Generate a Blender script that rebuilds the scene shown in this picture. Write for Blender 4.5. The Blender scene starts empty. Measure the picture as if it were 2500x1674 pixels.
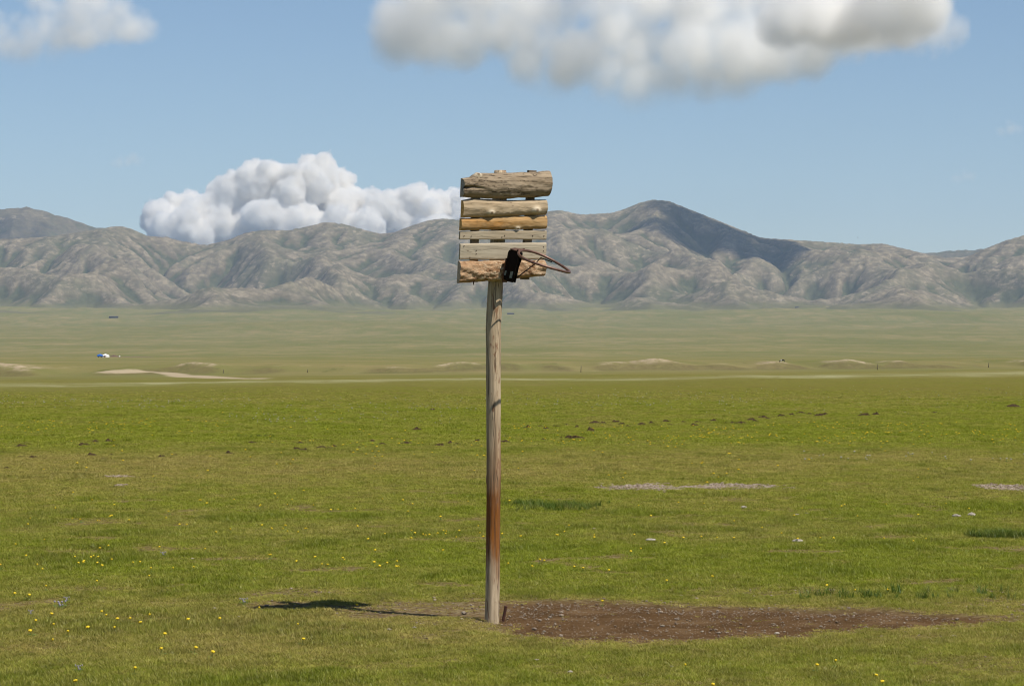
import bpy, bmesh, math, random
import numpy as np
from mathutils import Vector, Matrix

R = math.radians
scene = bpy.context.scene
C = scene.collection

# ------------------------------------------------------------------ camera
F = 6944.0            # focal length in photograph pixels (100 mm on 36 mm)
CAMZ = 2.36
CX, CY = 1250.0, 837.0
cam_d = bpy.data.cameras.new('camera')
cam_d.sensor_width = 36.0
cam_d.lens = 100.0
cam_d.clip_start = 0.5
cam_d.clip_end = 120000.0
cam = bpy.data.objects.new('camera', cam_d)
C.objects.link(cam)
cam.location = (0, 0, CAMZ)
cam.rotation_euler = (R(90), 0, 0)
scene.camera = cam

# ------------------------------------------------------------------ world, sun, exposure
SUN_EL, SUN_AZ = R(57.2), R(126.5)        # azimuth clockwise from +Y
SUN = Vector((math.sin(SUN_AZ) * math.cos(SUN_EL), math.cos(SUN_AZ) * math.cos(SUN_EL), math.sin(SUN_EL)))
world = bpy.data.worlds.new('World')
scene.world = world
world.use_nodes = True
wn, wl = world.node_tree.nodes, world.node_tree.links
wn.clear()
w_out = wn.new('ShaderNodeOutputWorld')
w_bg = wn.new('ShaderNodeBackground')
w_sky = wn.new('ShaderNodeTexSky')
w_sky.sky_type = 'NISHITA'
w_sky.sun_disc = False
w_sky.sun_elevation = SUN_EL
w_sky.sun_rotation = SUN_AZ
w_sky.altitude = 1700
w_sky.air_density = 1.0
w_sky.dust_density = 0.5
w_sky.ozone_density = 3.6
w_bg.inputs['Strength'].default_value = 0.080
wl.new(w_sky.outputs[0], w_bg.inputs['Color'])
wl.new(w_bg.outputs[0], w_out.inputs['Surface'])

sun_d = bpy.data.lights.new('sun', 'SUN')
sun_d.energy = 4.6
sun_d.angle = R(0.53)
sun_d.color = (1.0, 0.95, 0.87)
sun = bpy.data.objects.new('sun', sun_d)
C.objects.link(sun)
sun.rotation_euler = (-SUN).to_track_quat('-Z', 'Y').to_euler()
sun.location = (20, -20, 60)

vs = scene.view_settings
vs.view_transform = 'Standard'
vs.look = 'None'
vs.exposure = 0.25
vs.gamma = 1.0
vs.use_curve_mapping = False
cy = scene.cycles
cy.max_bounces = 30
cy.diffuse_bounces = 3
cy.glossy_bounces = 2
cy.transmission_bounces = 2
cy.volume_bounces = 28
cy.transparent_max_bounces = 8
cy.volume_step_rate = 1.0
cy.volume_max_steps = 256
cy.pixel_filter_type = 'BLACKMAN_HARRIS'
cy.filter_width = 1.1
cy.denoising_prefilter = 'ACCURATE'

# ------------------------------------------------------------------ numpy noise
_rng = np.random.RandomState(7)
_perm = _rng.permutation(256)
_perm = np.concatenate([_perm, _perm, _perm])
_ang = _rng.rand(256) * 2 * np.pi
_gx, _gy = np.cos(_ang), np.sin(_ang)


def perlin(x, y, seed=0):
    x = np.asarray(x, float) + seed * 17.31
    y = np.asarray(y, float) + seed * 9.77
    xi, yi = np.floor(x), np.floor(y)
    fx, fy = x - xi, y - yi
    xi = xi.astype(np.int64) & 255
    yi = yi.astype(np.int64) & 255
    u = fx * fx * fx * (fx * (fx * 6 - 15) + 10)
    v = fy * fy * fy * (fy * (fy * 6 - 15) + 10)

    def g(ix, iy, dx, dy):
        h = _perm[_perm[ix & 255] + (iy & 255)]
        return _gx[h] * dx + _gy[h] * dy
    a = g(xi, yi, fx, fy)
    b = g(xi + 1, yi, fx - 1, fy)
    c = g(xi, yi + 1, fx, fy - 1)
    d = g(xi + 1, yi + 1, fx - 1, fy - 1)
    return (a + u * (b - a) + v * ((c + u * (d - c)) - (a + u * (b - a)))) * 1.5


def fbm(x, y, octv=4, seed=0, gain=0.5, lac=2.03):
    s, a, t = 0.0, 1.0, 0.0
    for o in range(octv):
        s = s + a * perlin(np.asarray(x) * lac ** o, np.asarray(y) * lac ** o, seed + o * 3)
        t += a
        a *= gain
    return s / t


def ridged(x, y, octv=4, seed=0, gain=0.5, lac=2.07):
    s, a, t = 0.0, 1.0, 0.0
    for o in range(octv):
        n = 1.0 - np.abs(perlin(np.asarray(x) * lac ** o, np.asarray(y) * lac ** o, seed + o * 5))
        s = s + a * n * n
        t += a
        a *= gain
    return s / t


def sstep(a, b, x):
    t = np.clip((np.asarray(x, float) - a) / (b - a), 0, 1)
    return t * t * (3 - 2 * t)


# ------------------------------------------------------------------ scene helpers
def tag(o, label=None, cat=None, group=None, kind=None):
    if label:
        o['label'] = label
    if cat:
        o['category'] = cat
    if group:
        o['group'] = group
    if kind:
        o['kind'] = kind
    return o


def link(o, parent=None):
    C.objects.link(o)
    if parent is not None:
        o.parent = parent
    return o


def empty(name, loc=(0, 0, 0), rz=0.0, parent=None):
    o = bpy.data.objects.new(name, None)
    o.location = loc
    o.rotation_euler = (0, 0, rz)
    o.empty_display_size = 0.1
    return link(o, parent)


def mesh_obj(name, verts, faces, mats, parent=None, smooth=True, fmat=None, linkit=True):
    me = bpy.data.meshes.new(name)
    me.from_pydata([tuple(v) for v in verts], [], [tuple(f) for f in faces])
    for m in (mats if isinstance(mats, (list, tuple)) else [mats]):
        me.materials.append(m)
    if smooth:
        me.polygons.foreach_set('use_smooth', [True] * len(me.polygons))
    if fmat is not None:
        me.polygons.foreach_set('material_index', fmat)
    me.update()
    o = bpy.data.objects.new(name, me)
    if linkit:
        link(o, parent)
    return o


def grid_mesh(name, P, wrap=False, mats=None):
    """P: (rows, cols, 3) array -> one quad grid object, built with foreach_set."""
    nr, nc = P.shape[:2]
    me = bpy.data.meshes.new(name)
    me.vertices.add(nr * nc)
    me.vertices.foreach_set('co', P.reshape(-1).astype(np.float32))
    i = np.arange(nr - 1)[:, None]
    j = np.arange(nc if wrap else nc - 1)[None, :]
    jn = (j + 1) % nc
    q = np.stack([i * nc + j, i * nc + jn, (i + 1) * nc + jn, (i + 1) * nc + j], -1).reshape(-1, 4)
    n = len(q)
    me.loops.add(n * 4)
    me.loops.foreach_set('vertex_index', q.reshape(-1).astype(np.int32))
    me.polygons.add(n)
    me.polygons.foreach_set('loop_start', (np.arange(n) * 4).astype(np.int32))
    me.polygons.foreach_set('use_smooth', np.ones(n, bool))
    me.update(calc_edges=True)
    me.validate()
    for m in (mats or []):
        me.materials.append(m)
    o = bpy.data.objects.new(name, me)
    return link(o)


def fattr(o, name, arr):
    a = o.data.attributes.new(name, 'FLOAT', 'POINT')
    a.data.foreach_set('value', np.asarray(arr, np.float32).reshape(-1))


class NT:
    """tiny node-tree helper"""

    def __init__(self, name):
        self.m = bpy.data.materials.new(name)
        self.m.use_nodes = True
        self.t = self.m.node_tree
        self.t.nodes.clear()
        self.out = self.t.nodes.new('ShaderNodeOutputMaterial')

    def n(self, typ, **kw):
        nd = self.t.nodes.new(typ)
        for k, v in kw.items():
            setattr(nd, k, v)
        return nd

    def set(self, sock, v):
        if hasattr(v, 'is_output'):
            self.t.links.new(v, sock)
        else:
            sock.default_value = v

    def pos(self):
        return self.n('ShaderNodeNewGeometry').outputs['Position']

    def obj(self):
        return self.n('ShaderNodeTexCoord').outputs['Object']

    def mapv(self, v, scale=(1, 1, 1), loc=(0, 0, 0), rot=(0, 0, 0)):
        m = self.n('ShaderNodeMapping')
        self.set(m.inputs['Vector'], v)
        m.inputs['Scale'].default_value = scale
        m.inputs['Location'].default_value = loc
        m.inputs['Rotation'].default_value = rot
        return m.outputs[0]

    def noise(self, v, scale, detail=4, rough=0.55, dist=0.0, out='Fac'):
        nd = self.n('ShaderNodeTexNoise')
        self.set(nd.inputs['Vector'], v)
        nd.inputs['Scale'].default_value = scale
        nd.inputs['Detail'].default_value = detail
        nd.inputs['Roughness'].default_value = rough
        nd.inputs['Distortion'].default_value = dist
        return nd.outputs[out]

    def voro(self, v, scale, feature='F1', out='Distance', rnd=1.0):
        nd = self.n('ShaderNodeTexVoronoi')
        nd.feature = feature
        self.set(nd.inputs['Vector'], v)
        nd.inputs['Scale'].default_value = scale
        nd.inputs['Randomness'].default_value = rnd
        return nd.outputs[out]

    def ramp(self, f, stops, interp='LINEAR'):
        nd = self.n('ShaderNodeValToRGB')
        cr = nd.color_ramp
        cr.interpolation = interp
        while len(cr.elements) < len(stops):
            cr.elements.new(0.5)
        for e, (p, c) in zip(cr.elements, stops):
            e.position = p
            e.color = (c[0], c[1], c[2], 1) if isinstance(c, (tuple, list)) else (c, c, c, 1)
        self.set(nd.inputs[0], f)
        return nd.outputs[0]

    def mix(self, f, a, b, mode='MIX'):
        nd = self.n('ShaderNodeMix')
        nd.data_type = 'RGBA'
        nd.blend_type = mode
        self.set(nd.inputs[0], f)
        for s, v in ((nd.inputs[6], a), (nd.inputs[7], b)):
            if isinstance(v, (tuple, list)):
                v = (v[0], v[1], v[2], 1)
            self.set(s, v)
        return nd.outputs[2]

    def math(self, op, a, b=None, c=None, clamp=False):
        nd = self.n('ShaderNodeMath')
        nd.operation = op
        nd.use_clamp = clamp
        self.set(nd.inputs[0], a)
        if b is not None:
            self.set(nd.inputs[1], b)
        if c is not None:
            self.set(nd.inputs[2], c)
        return nd.outputs[0]

    def remap(self, v, a, b, c=0.0, d=1.0):
        nd = self.n('ShaderNodeMapRange')
        nd.clamp = True
        self.set(nd.inputs[0], v)
        for k, x in zip((1, 2, 3, 4), (a, b, c, d)):
            nd.inputs[k].default_value = x
        return nd.outputs[0]

    def attr(self, name, typ='GEOMETRY', out='Fac'):
        nd = self.n('ShaderNodeAttribute')
        nd.attribute_name = name
        nd.attribute_type = typ
        return nd.outputs[out]

    def bump(self, h, strength=0.5, dist=0.01, normal=None):
        nd = self.n('ShaderNodeBump')
        nd.inputs['Strength'].default_value = strength
        nd.inputs['Distance'].default_value = dist
        self.set(nd.inputs['Height'], h)
        if normal is not None:
            self.set(nd.inputs['Normal'], normal)
        return nd.outputs[0]

    def bsdf(self, col, rough=0.8, normal=None, spec=0.3, metal=0.0):
        nd = self.n('ShaderNodeBsdfPrincipled')
        self.set(nd.inputs['Base Color'], (col[0], col[1], col[2], 1) if isinstance(col, (tuple, list)) else col)
        self.set(nd.inputs['Roughness'], rough)
        self.set(nd.inputs['Metallic'], metal)
        nd.inputs['Specular IOR Level'].default_value = spec
        if normal is not None:
            self.set(nd.inputs['Normal'], normal)
        self.t.links.new(nd.outputs[0], self.out.inputs['Surface'])
        return nd


def simple_mat(name, col, rough=0.8, var=0.25, scale=30.0, spec=0.3, metal=0.0, bump=0.0):
    m = NT(name)
    v = m.obj()
    n = m.noise(v, scale, 4)
    c = m.mix(m.remap(n, 0.3, 0.7), tuple(x * (1 - var) for x in col), tuple(min(1, x * (1 + var)) for x in col))
    nrm = m.bump(n, bump, 0.01) if bump else None
    m.bsdf(c, rough, nrm, spec, metal)
    return m.m


# ------------------------------------------------------------------ terrain of the plain
_dk = np.array([0, 120, 170, 190, 205, 240, 300, 420, 520, 553, 600, 700, 900, 1300, 1900, 2500, 3500, 5000, 6500, 7500, 8500, 16000, 40000.])
_zk = np.array([0, 0.0, 0.0, 0.10, -0.05, -0.3, -0.8, -2.0, -3.0, -3.3, -2.3, -2.2, -3.2, -4.8, -7.0, -5, 2, 25, 55, 80, 108, 150, 160.])


def _smooth_profile():
    d = np.exp(np.linspace(math.log(1), math.log(40000), 4000))
    z = np.interp(d, _dk, _zk)
    k = np.hanning(61)
    k /= k.sum()
    zs = np.convolve(np.pad(z, 30, 'edge'), k, 'valid')
    return d, zs


_pd, _pz = _smooth_profile()


def bank_line(xs):
    return 575 + 34 * perlin(xs / 60.0, 0 * xs + 3.3, 5) + 22 * perlin(xs / 15.0, 0 * xs + 8.1, 6)


def bank_h(x, y):
    return np.clip(0.62 + 0.9 * perlin(x / 27.0, y / 900.0, 21) + 0.9 * perlin(x / 8.5, y / 300.0, 22), 0.0, 1.6)


def y_eff(x, y):
    g = sstep(40, 120, y) * (1 - sstep(700, 1700, y))
    return y - 0.87 * np.clip(x, -260, 260) * g


def ground_z(x, y):
    x = np.asarray(x, float)
    y = np.asarray(y, float)
    r = np.hypot(x, y)
    front = np.clip(y / np.maximum(r, 1e-6), 0, 1)
    ye = np.where(y > 30, y_eff(x, y), r)
    ye = np.maximum(ye, 1.0) * front + r * (1 - front)
    z = np.interp(np.log(np.maximum(ye, 1)), np.log(_pd), _pz)
    # near relief, a few centimetres
    near = 1 - sstep(150, 260, r)
    z = z + near * (0.035 * fbm(x / 3.1, y / 4.5, 3, 11) + 0.012 * fbm(x / 0.55, y / 0.8, 2, 13)) * sstep(3, 10, r)
    mid = sstep(40, 110, r) * (1 - sstep(205, 240, ye))
    z = z + mid * (0.10 * fbm(x / 14.0, y / 22.0, 3, 17) + 0.16 * sstep(130, 170, ye) * fbm(x / 9.0, y / 14.0, 3, 19))
    # eroded banks beyond the pale strip
    bl = bank_line(x)
    hb = bank_h(x, y)
    bank = (sstep(-16, 0, ye - bl) * np.exp(-np.clip(ye - bl, 0, None) / 45.0)) * hb * sstep(420, 480, ye)
    z = z + bank * 1.15
    far = sstep(900, 2500, r)
    z = z + far * (6.0 * fbm(x / 900.0, y / 1700.0, 4, 23) + 1.2 * fbm(x / 160.0, y / 330.0, 3, 29))
    z = z + sstep(4300, 6600, r) * 17.0 * fbm(x / 420.0, y / 620.0, 4, 33)
    # low swells on the fan below the mountains
    z = z + 13 * np.exp(-((x - 850) / 800) ** 2 - ((y - 6900) / 600) ** 2)
    z = z + 0.04 * np.exp(-((x + 1.7) / 1.7) ** 2 - ((y - 26.4) / 1.3) ** 2)  # slight rise added near the hoop so the board's shadow looks thicker
    z = z + 10 * np.exp(-((x + 300) / 330) ** 2 - ((y - 5200) / 500) ** 2)
    return z


def ray(px, v, d0=15.0, d1=9000.0):
    """point where the photograph's pixel meets the plain"""
    t = np.exp(np.linspace(math.log(d0), math.log(d1), 6000))
    X = (px - CX) / F * t
    Z = CAMZ - (v - CY) / F * t
    g = ground_z(X, t)
    k = np.argmax(Z <= g)
    return Vector((float(X[k]), float(t[k]), float(g[k])))


# worn earth in front of the basket, as an outline on the ground (metres)
def _poly_px(pts, x0, y0, s):
    out = []
    for a, b in pts:
        px, v = x0 + a / s, y0 + b / s
        d = F * CAMZ / (v - CY)
        out.append(((px - CX) / F * d, d))
    return np.array(out)


DIRT = _poly_px([(10, 205), (60, 150), (200, 122), (500, 126), (800, 142), (1200, 152), (1600, 167), (1950, 181), (2150, 196), (2120, 210),
                 (1900, 230), (1500, 246), (1250, 272), (900, 288), (520, 299), (250, 276), (60, 235)], 1220, 1400, 1.83)


def poly_sd(x, y, poly):
    """signed distance to polygon, negative inside"""
    d = np.full(np.shape(x), 1e9)
    inside = np.zeros(np.shape(x), bool)
    n = len(poly)
    for i in range(n):
        a, b = poly[i], poly[(i + 1) % n]
        ex, ey = b - a
        wx, wy = x - a[0], y - a[1]
        t = np.clip((wx * ex + wy * ey) / (ex * ex + ey * ey), 0, 1)
        d = np.minimum(d, np.hypot(wx - ex * t, wy - ey * t))
        c = ((a[1] <= y) & (b[1] > y)) | ((b[1] <= y) & (a[1] > y))
        xc = a[0] + (y - a[1]) * ex / (ey if abs(ey) > 1e-9 else 1e-9)
        inside ^= c & (x < xc)
    return np.where(inside, -d, d)


# worn ellipses, plus strips bared along the hoop's shadow so it shows (pixel centre, pixel half width, half height, strength)
WORN_AND_BARED = [(690, 1480, 150, 11, .9), (1110, 1502, 115, 11, 1.0), (980, 1494, 120, 11, 1.0), (860, 1487, 90, 9, .9), (1190, 1498, 70, 24, 1.0), (1195, 1492, 150, 32, .95), (1040, 1488, 190, 24, .9), (900, 1497, 110, 14, .85), (1030, 1518, 90, 14, .7), (730, 1455, 190, 14, .85),
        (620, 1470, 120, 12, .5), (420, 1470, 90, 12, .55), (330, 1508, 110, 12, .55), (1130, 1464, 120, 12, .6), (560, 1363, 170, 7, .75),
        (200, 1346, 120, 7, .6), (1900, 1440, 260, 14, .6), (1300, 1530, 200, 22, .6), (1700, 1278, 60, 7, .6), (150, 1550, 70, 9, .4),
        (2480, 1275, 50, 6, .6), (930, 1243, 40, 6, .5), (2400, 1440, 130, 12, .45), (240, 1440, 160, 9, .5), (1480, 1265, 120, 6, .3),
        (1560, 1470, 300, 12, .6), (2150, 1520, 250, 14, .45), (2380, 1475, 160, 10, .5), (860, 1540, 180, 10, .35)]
GRAVEL = [(1578, 1190, 100, 9), (1700, 1188, 60, 4), (1810, 1186, 120, 8), (2470, 1192, 85, 10), (285, 1163, 45, 3), (296, 1186, 14, 2.5)]


def _ell(x, y, e):
    px, v, hw, hh = e[:4]
    d = F * CAMZ / (v - CY)
    d0, d1 = F * CAMZ / (v + hh - CY), F * CAMZ / (v - hh - CY)
    sx = hw / F * d
    sy = (d1 - d0) / 2
    return np.hypot((x - (px - CX) / F * d) / sx, (y - (d0 + d1) / 2) / sy)


def masks(x, y):
    """soil gravel in 0..1 on the near ground"""
    n1 = fbm(x / 0.55, y / 0.8, 4, 41)
    n2 = fbm(x / 0.18, y / 0.25, 3, 43)
    sd = poly_sd(x, y, DIRT) - 0.13 + 0.26 * n1 + 0.10 * n2
    soil = 1 - sstep(-0.18, 0.14, sd)
    worn = np.zeros(np.shape(x))
    for e in WORN_AND_BARED:
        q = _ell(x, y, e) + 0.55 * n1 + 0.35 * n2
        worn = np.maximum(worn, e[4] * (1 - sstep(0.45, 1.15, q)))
    r_ = np.hypot(x, y)
    spots = sstep(0.16, 0.36, fbm(x / 1.3, y / 1.5, 4, 45)) * (1 - sstep(35, 60, r_)) * (0.55 + 0.25 * sstep(22, 25, r_))
    worn = np.maximum(worn, spots)
    worn = np.maximum(worn, 0.85 * (1 - sstep(0.02, 0.55, sd + 0.25 * n2)))
    gravel = np.zeros(np.shape(x))
    g1 = fbm(x / 1.1, y / 2.2, 3, 47)
    for e in GRAVEL:
        q = _ell(x, y, e) + 0.8 * g1 + 0.45 * n1 + 0.3 * n2
        gravel = np.maximum(gravel, 1 - sstep(0.6, 1.1, q))
    return soil, worn, gravel


_vd = [19, 21.5, 23, 25.5, 27, 29.5, 32.6, 35, 40, 45, 52, 58, 62, 73, 95, 114, 133, 159, 186]
_vv = [.22, .28, .58, .62, .32, .16, .22, .42, .28, .48, .76, .80, .45, .20, .22, .42, .50, .62, .62]


TRACK_PX = [(250, 908), (287, 907.2), (336, 906.6), (389, 908), (432, 912), (474, 918), (526, 922.5), (600, 924)]
TRACK2_PX = [(389, 908.6), (420, 913.5), (455, 918.5), (500, 921.0)]
_tracks = []


def track_mask(x, y):
    if not _tracks:
        for pts in (TRACK_PX, TRACK2_PX):
            s = np.linspace(0, len(pts) - 1, 40)
            A = np.array([ray(a, b, 150, 620)[:2] for a, b in zip(np.interp(s, range(len(pts)), [p[0] for p in pts]), np.interp(s, range(len(pts)), [p[1] for p in pts]))])
            for _ in range(5):
                A[1:-1] = (A[:-2] + 2 * A[1:-1] + A[2:]) / 4
            _tracks.append(A)
    out = np.zeros(np.shape(x))
    sel = (y > 150) & (y < 650) & (x < 0) & (x > -110)
    xs, ys = x[sel], y[sel]
    best = np.full(xs.shape, 1e9)
    for A in _tracks:
        for a, b in zip(A[:-1], A[1:]):
            ex, ey = b - a
            t = np.clip(((xs - a[0]) * ex + (ys - a[1]) * ey) / (ex * ex + ey * ey + 1e-9), 0, 1)
            best = np.minimum(best, np.hypot(xs - a[0] - ex * t, ys - a[1] - ey * t))
    out[sel] = 1 - sstep(1.0, 2.2, best + 0.8 * fbm(xs / 5.0, ys / 9.0, 2, 151))
    return out


def dryness(x, y):
    r = np.hypot(x, y)
    w = fbm(x / 9.0, y / 16.0, 3, 51)
    b = np.interp(r * (1 + 0.10 * w), _vd, _vv)
    n = fbm(x / 2.6, y / 4.2, 4, 53) + 0.7 * fbm(x / 17.0, y / 21.0, 3, 55)
    n2 = fbm(x / 0.7, y / 1.0, 3, 57)
    return np.clip(b + 0.36 * n + 0.22 * n2, 0, 1)

# ------------------------------------------------------------------ materials of the land
def grass_palette(m, dry, pos):
    """albedo of living and dry steppe grass"""
    n = m.noise(m.mapv(pos, (1, 1, 0.2)), 3.0, 5, 0.6)
    lush = m.mix(m.remap(n, 0.35, 0.65), (0.108, 0.130, 0.011), (0.158, 0.178, 0.018))
    dryc = m.mix(m.remap(n, 0.35, 0.65), (0.150, 0.133, 0.030), (0.205, 0.175, 0.050))
    return m.mix(dry, lush, dryc)


def make_ground_mat():
    m = NT('steppe_ground')
    p = m.pos()
    dry = m.attr('dry')
    n_f = m.noise(p, 9.0, 6, 0.65)
    n_ff = m.noise(p, 45.0, 4, 0.65)
    near = grass_palette(m, dry, p)
    near = m.mix(m.remap(n_f, 0.35, 0.68, 0.0, 0.55), near, (0.095, 0.074, 0.022))
    # far steppe: paler, drier, with broad drifts
    d1 = m.noise(m.mapv(p, (0.0035, 0.0022, 0.0)), 1.0, 6, 0.6, 0.5)
    d2 = m.noise(m.mapv(p, (0.03, 0.008, 0.0)), 1.0, 5, 0.6)
    farc = m.ramp(d1, [(0.30, (0.150, 0.142, 0.050)), (0.46, (0.190, 0.165, 0.066)), (0.60, (0.245, 0.196, 0.090)), (0.72, (0.172, 0.154, 0.060))])
    farc = m.mix(m.remap(d2, 0.36, 0.62, 0.0, 0.75), farc, (0.132, 0.142, 0.045))
    d3 = m.noise(m.mapv(p, (0.16, 0.022, 0.0), (7, 3, 0)), 1.0, 6, 0.68, 0.3)
    farc = m.mix(m.remap(d3, 0.40, 0.30, 0.0, 0.7), farc, (0.092, 0.100, 0.034))
    farc = m.mix(m.remap(d3, 0.58, 0.70, 0.0, 0.65), farc, (0.270, 0.225, 0.115))
    col = m.mix(m.attr('far'), near, farc)
    # pale feathery grass strip
    ns = m.noise(m.mapv(p, (0.11, 0.16, 0)), 1.0, 6, 0.7, 0.6)
    col = m.mix(m.math('MULTIPLY', m.attr('strip'), m.remap(ns, 0.34, 0.62, 0.05, 0.95)), col, (0.29, 0.275, 0.14))
    # bare sandy banks
    nb = m.noise(m.mapv(p, (0.25, 0.1, 0.5)), 1.0, 4)
    sandc = m.mix(m.remap(nb, 0.3, 0.7), (0.30, 0.235, 0.15), (0.40, 0.32, 0.21))
    nbf = m.noise(m.mapv(p, (0.7, 0.10, 1.5)), 1.0, 6, 0.7, 0.3)
    col = m.mix(m.math('MULTIPLY', m.attr('turf'), m.remap(nbf, 0.30, 0.60, 0.25, 1.0)), col, m.mix(nb, (0.095, 0.088, 0.036), (0.150, 0.110, 0.060)))
    col = m.mix(m.math('MULTIPLY', m.attr('sand'), m.remap(nbf, 0.36, 0.56, 0.0, 1.0)), col, sandc)
    col = m.mix(m.attr('track'), col, (0.36, 0.29, 0.19))
    # worn straw and earth, also on the strips bared for the shadow
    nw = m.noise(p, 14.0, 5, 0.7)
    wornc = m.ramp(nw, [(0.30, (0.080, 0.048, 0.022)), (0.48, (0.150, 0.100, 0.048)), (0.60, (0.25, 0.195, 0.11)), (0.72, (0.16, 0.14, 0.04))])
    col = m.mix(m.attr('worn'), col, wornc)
    gr = m.voro(p, 26.0, 'F1', 'Color')
    grc = m.mix(m.noise(p, 40.0, 2), (0.14, 0.10, 0.05), (0.31, 0.24, 0.16))
    col = m.mix(m.attr('gravel'), col, grc)
    ne = m.noise(p, 2.3, 5, 0.62)
    soilc = m.ramp(ne, [(0.32, (0.060, 0.034, 0.014)), (0.50, (0.094, 0.052, 0.022)), (0.66, (0.150, 0.094, 0.046))])
    soilc = m.mix(m.remap(n_ff, 0.42, 0.72, 0.0, 0.45), soilc, (0.19, 0.125, 0.075))
    col = m.mix(m.attr('soil'), col, soilc)
    n_m = m.noise(m.mapv(p, (0.8, 0.35, 0.0)), 1.0, 6, 0.65, 0.4)
    patchf = m.math('MULTIPLY', m.remap(n_m, 0.55, 0.70, 0.0, 0.6), m.math('SUBTRACT', 1.0, m.attr('far')))
    col = m.mix(m.math('MULTIPLY', patchf, m.math('SUBTRACT', 1.0, m.attr('soil'))), col, (0.115, 0.080, 0.030))
    h = m.math('ADD', m.math('MULTIPLY', n_f, 0.6), m.math('MULTIPLY', n_ff, 0.4))
    nrm = m.bump(h, 0.8, 0.05)
    m.bsdf(col, 1.0, nrm, 0.0)
    return m.m


def make_mountain_mat():
    m = NT('mountain_rock_and_scrub')
    p = m.pos()
    a = m.noise(m.mapv(p, (0.010, 0.010, 0.014)), 1.0, 6, 0.60, 0.6)
    b = m.noise(m.mapv(p, (0.045, 0.045, 0.06)), 1.0, 5, 0.62)
    c = m.noise(m.mapv(p, (0.0022, 0.0022, 0.003)), 1.0, 4, 0.55)
    g = m.attr('gully')
    rock = m.ramp(b, [(0.32, (0.123, 0.099, 0.063)), (0.48, (0.167, 0.136, 0.087)), (0.60, (0.226, 0.186, 0.120)), (0.72, (0.295, 0.248, 0.164))])
    brown = m.mix(m.remap(b, 0.35, 0.65), (0.103, 0.085, 0.050), (0.151, 0.126, 0.076))
    scrub = m.ramp(b, [(0.32, (0.055, 0.060, 0.030)), (0.52, (0.081, 0.084, 0.042)), (0.70, (0.114, 0.109, 0.057))])
    f = m.math('ADD', m.math('ADD', m.math('MULTIPLY', a, 0.75), m.math('MULTIPLY', c, 0.55)), m.math('MULTIPLY', g, -1.0))
    col = m.mix(m.remap(f, 0.42, 0.60), scrub, brown)
    col = m.mix(m.remap(f, 0.66, 0.92), col, rock)
    big2 = m.noise(m.mapv(p, (0.0035, 0.0030, 0.006), (2, 4, 8)), 1.0, 4, 0.6, 0.5)
    col = m.mix(m.remap(big2, 0.47, 0.62, 0.0, 0.6), col, m.mix(b, (0.075, 0.080, 0.040), (0.135, 0.128, 0.068)))
    e = m.noise(m.mapv(p, (0.030, 0.030, 0.05), (31, 7, 3)), 1.0, 6, 0.72, 0.3)
    big = m.noise(m.mapv(p, (0.004, 0.004, 0.006), (5, 9, 1)), 1.0, 3, 0.5)
    crag = m.math('MULTIPLY', m.remap(e, 0.53, 0.62), m.remap(m.math('SUBTRACT', big, m.math('MULTIPLY', g, 0.5)), 0.42, 0.60))
    col = m.mix(crag, col, (0.275, 0.225, 0.152))
    pit = m.remap(e, 0.44, 0.36, 0.0, 0.4)
    col = m.mix(pit, col, (0.080, 0.080, 0.048))
    foot = m.mix(b, (0.105, 0.105, 0.042), (0.165, 0.145, 0.070))
    col = m.mix(m.attr('foot'), col, foot)
    h = m.math('ADD', m.math('MULTIPLY', a, 12.0), m.math('MULTIPLY', b, 4.0))
    nrm = m.bump(m.math('ADD', h, m.math('MULTIPLY', e, 8.0)), 0.32, 1.0)
    m.bsdf(col, 0.95, nrm, 0.03)
    return m.m


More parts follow.
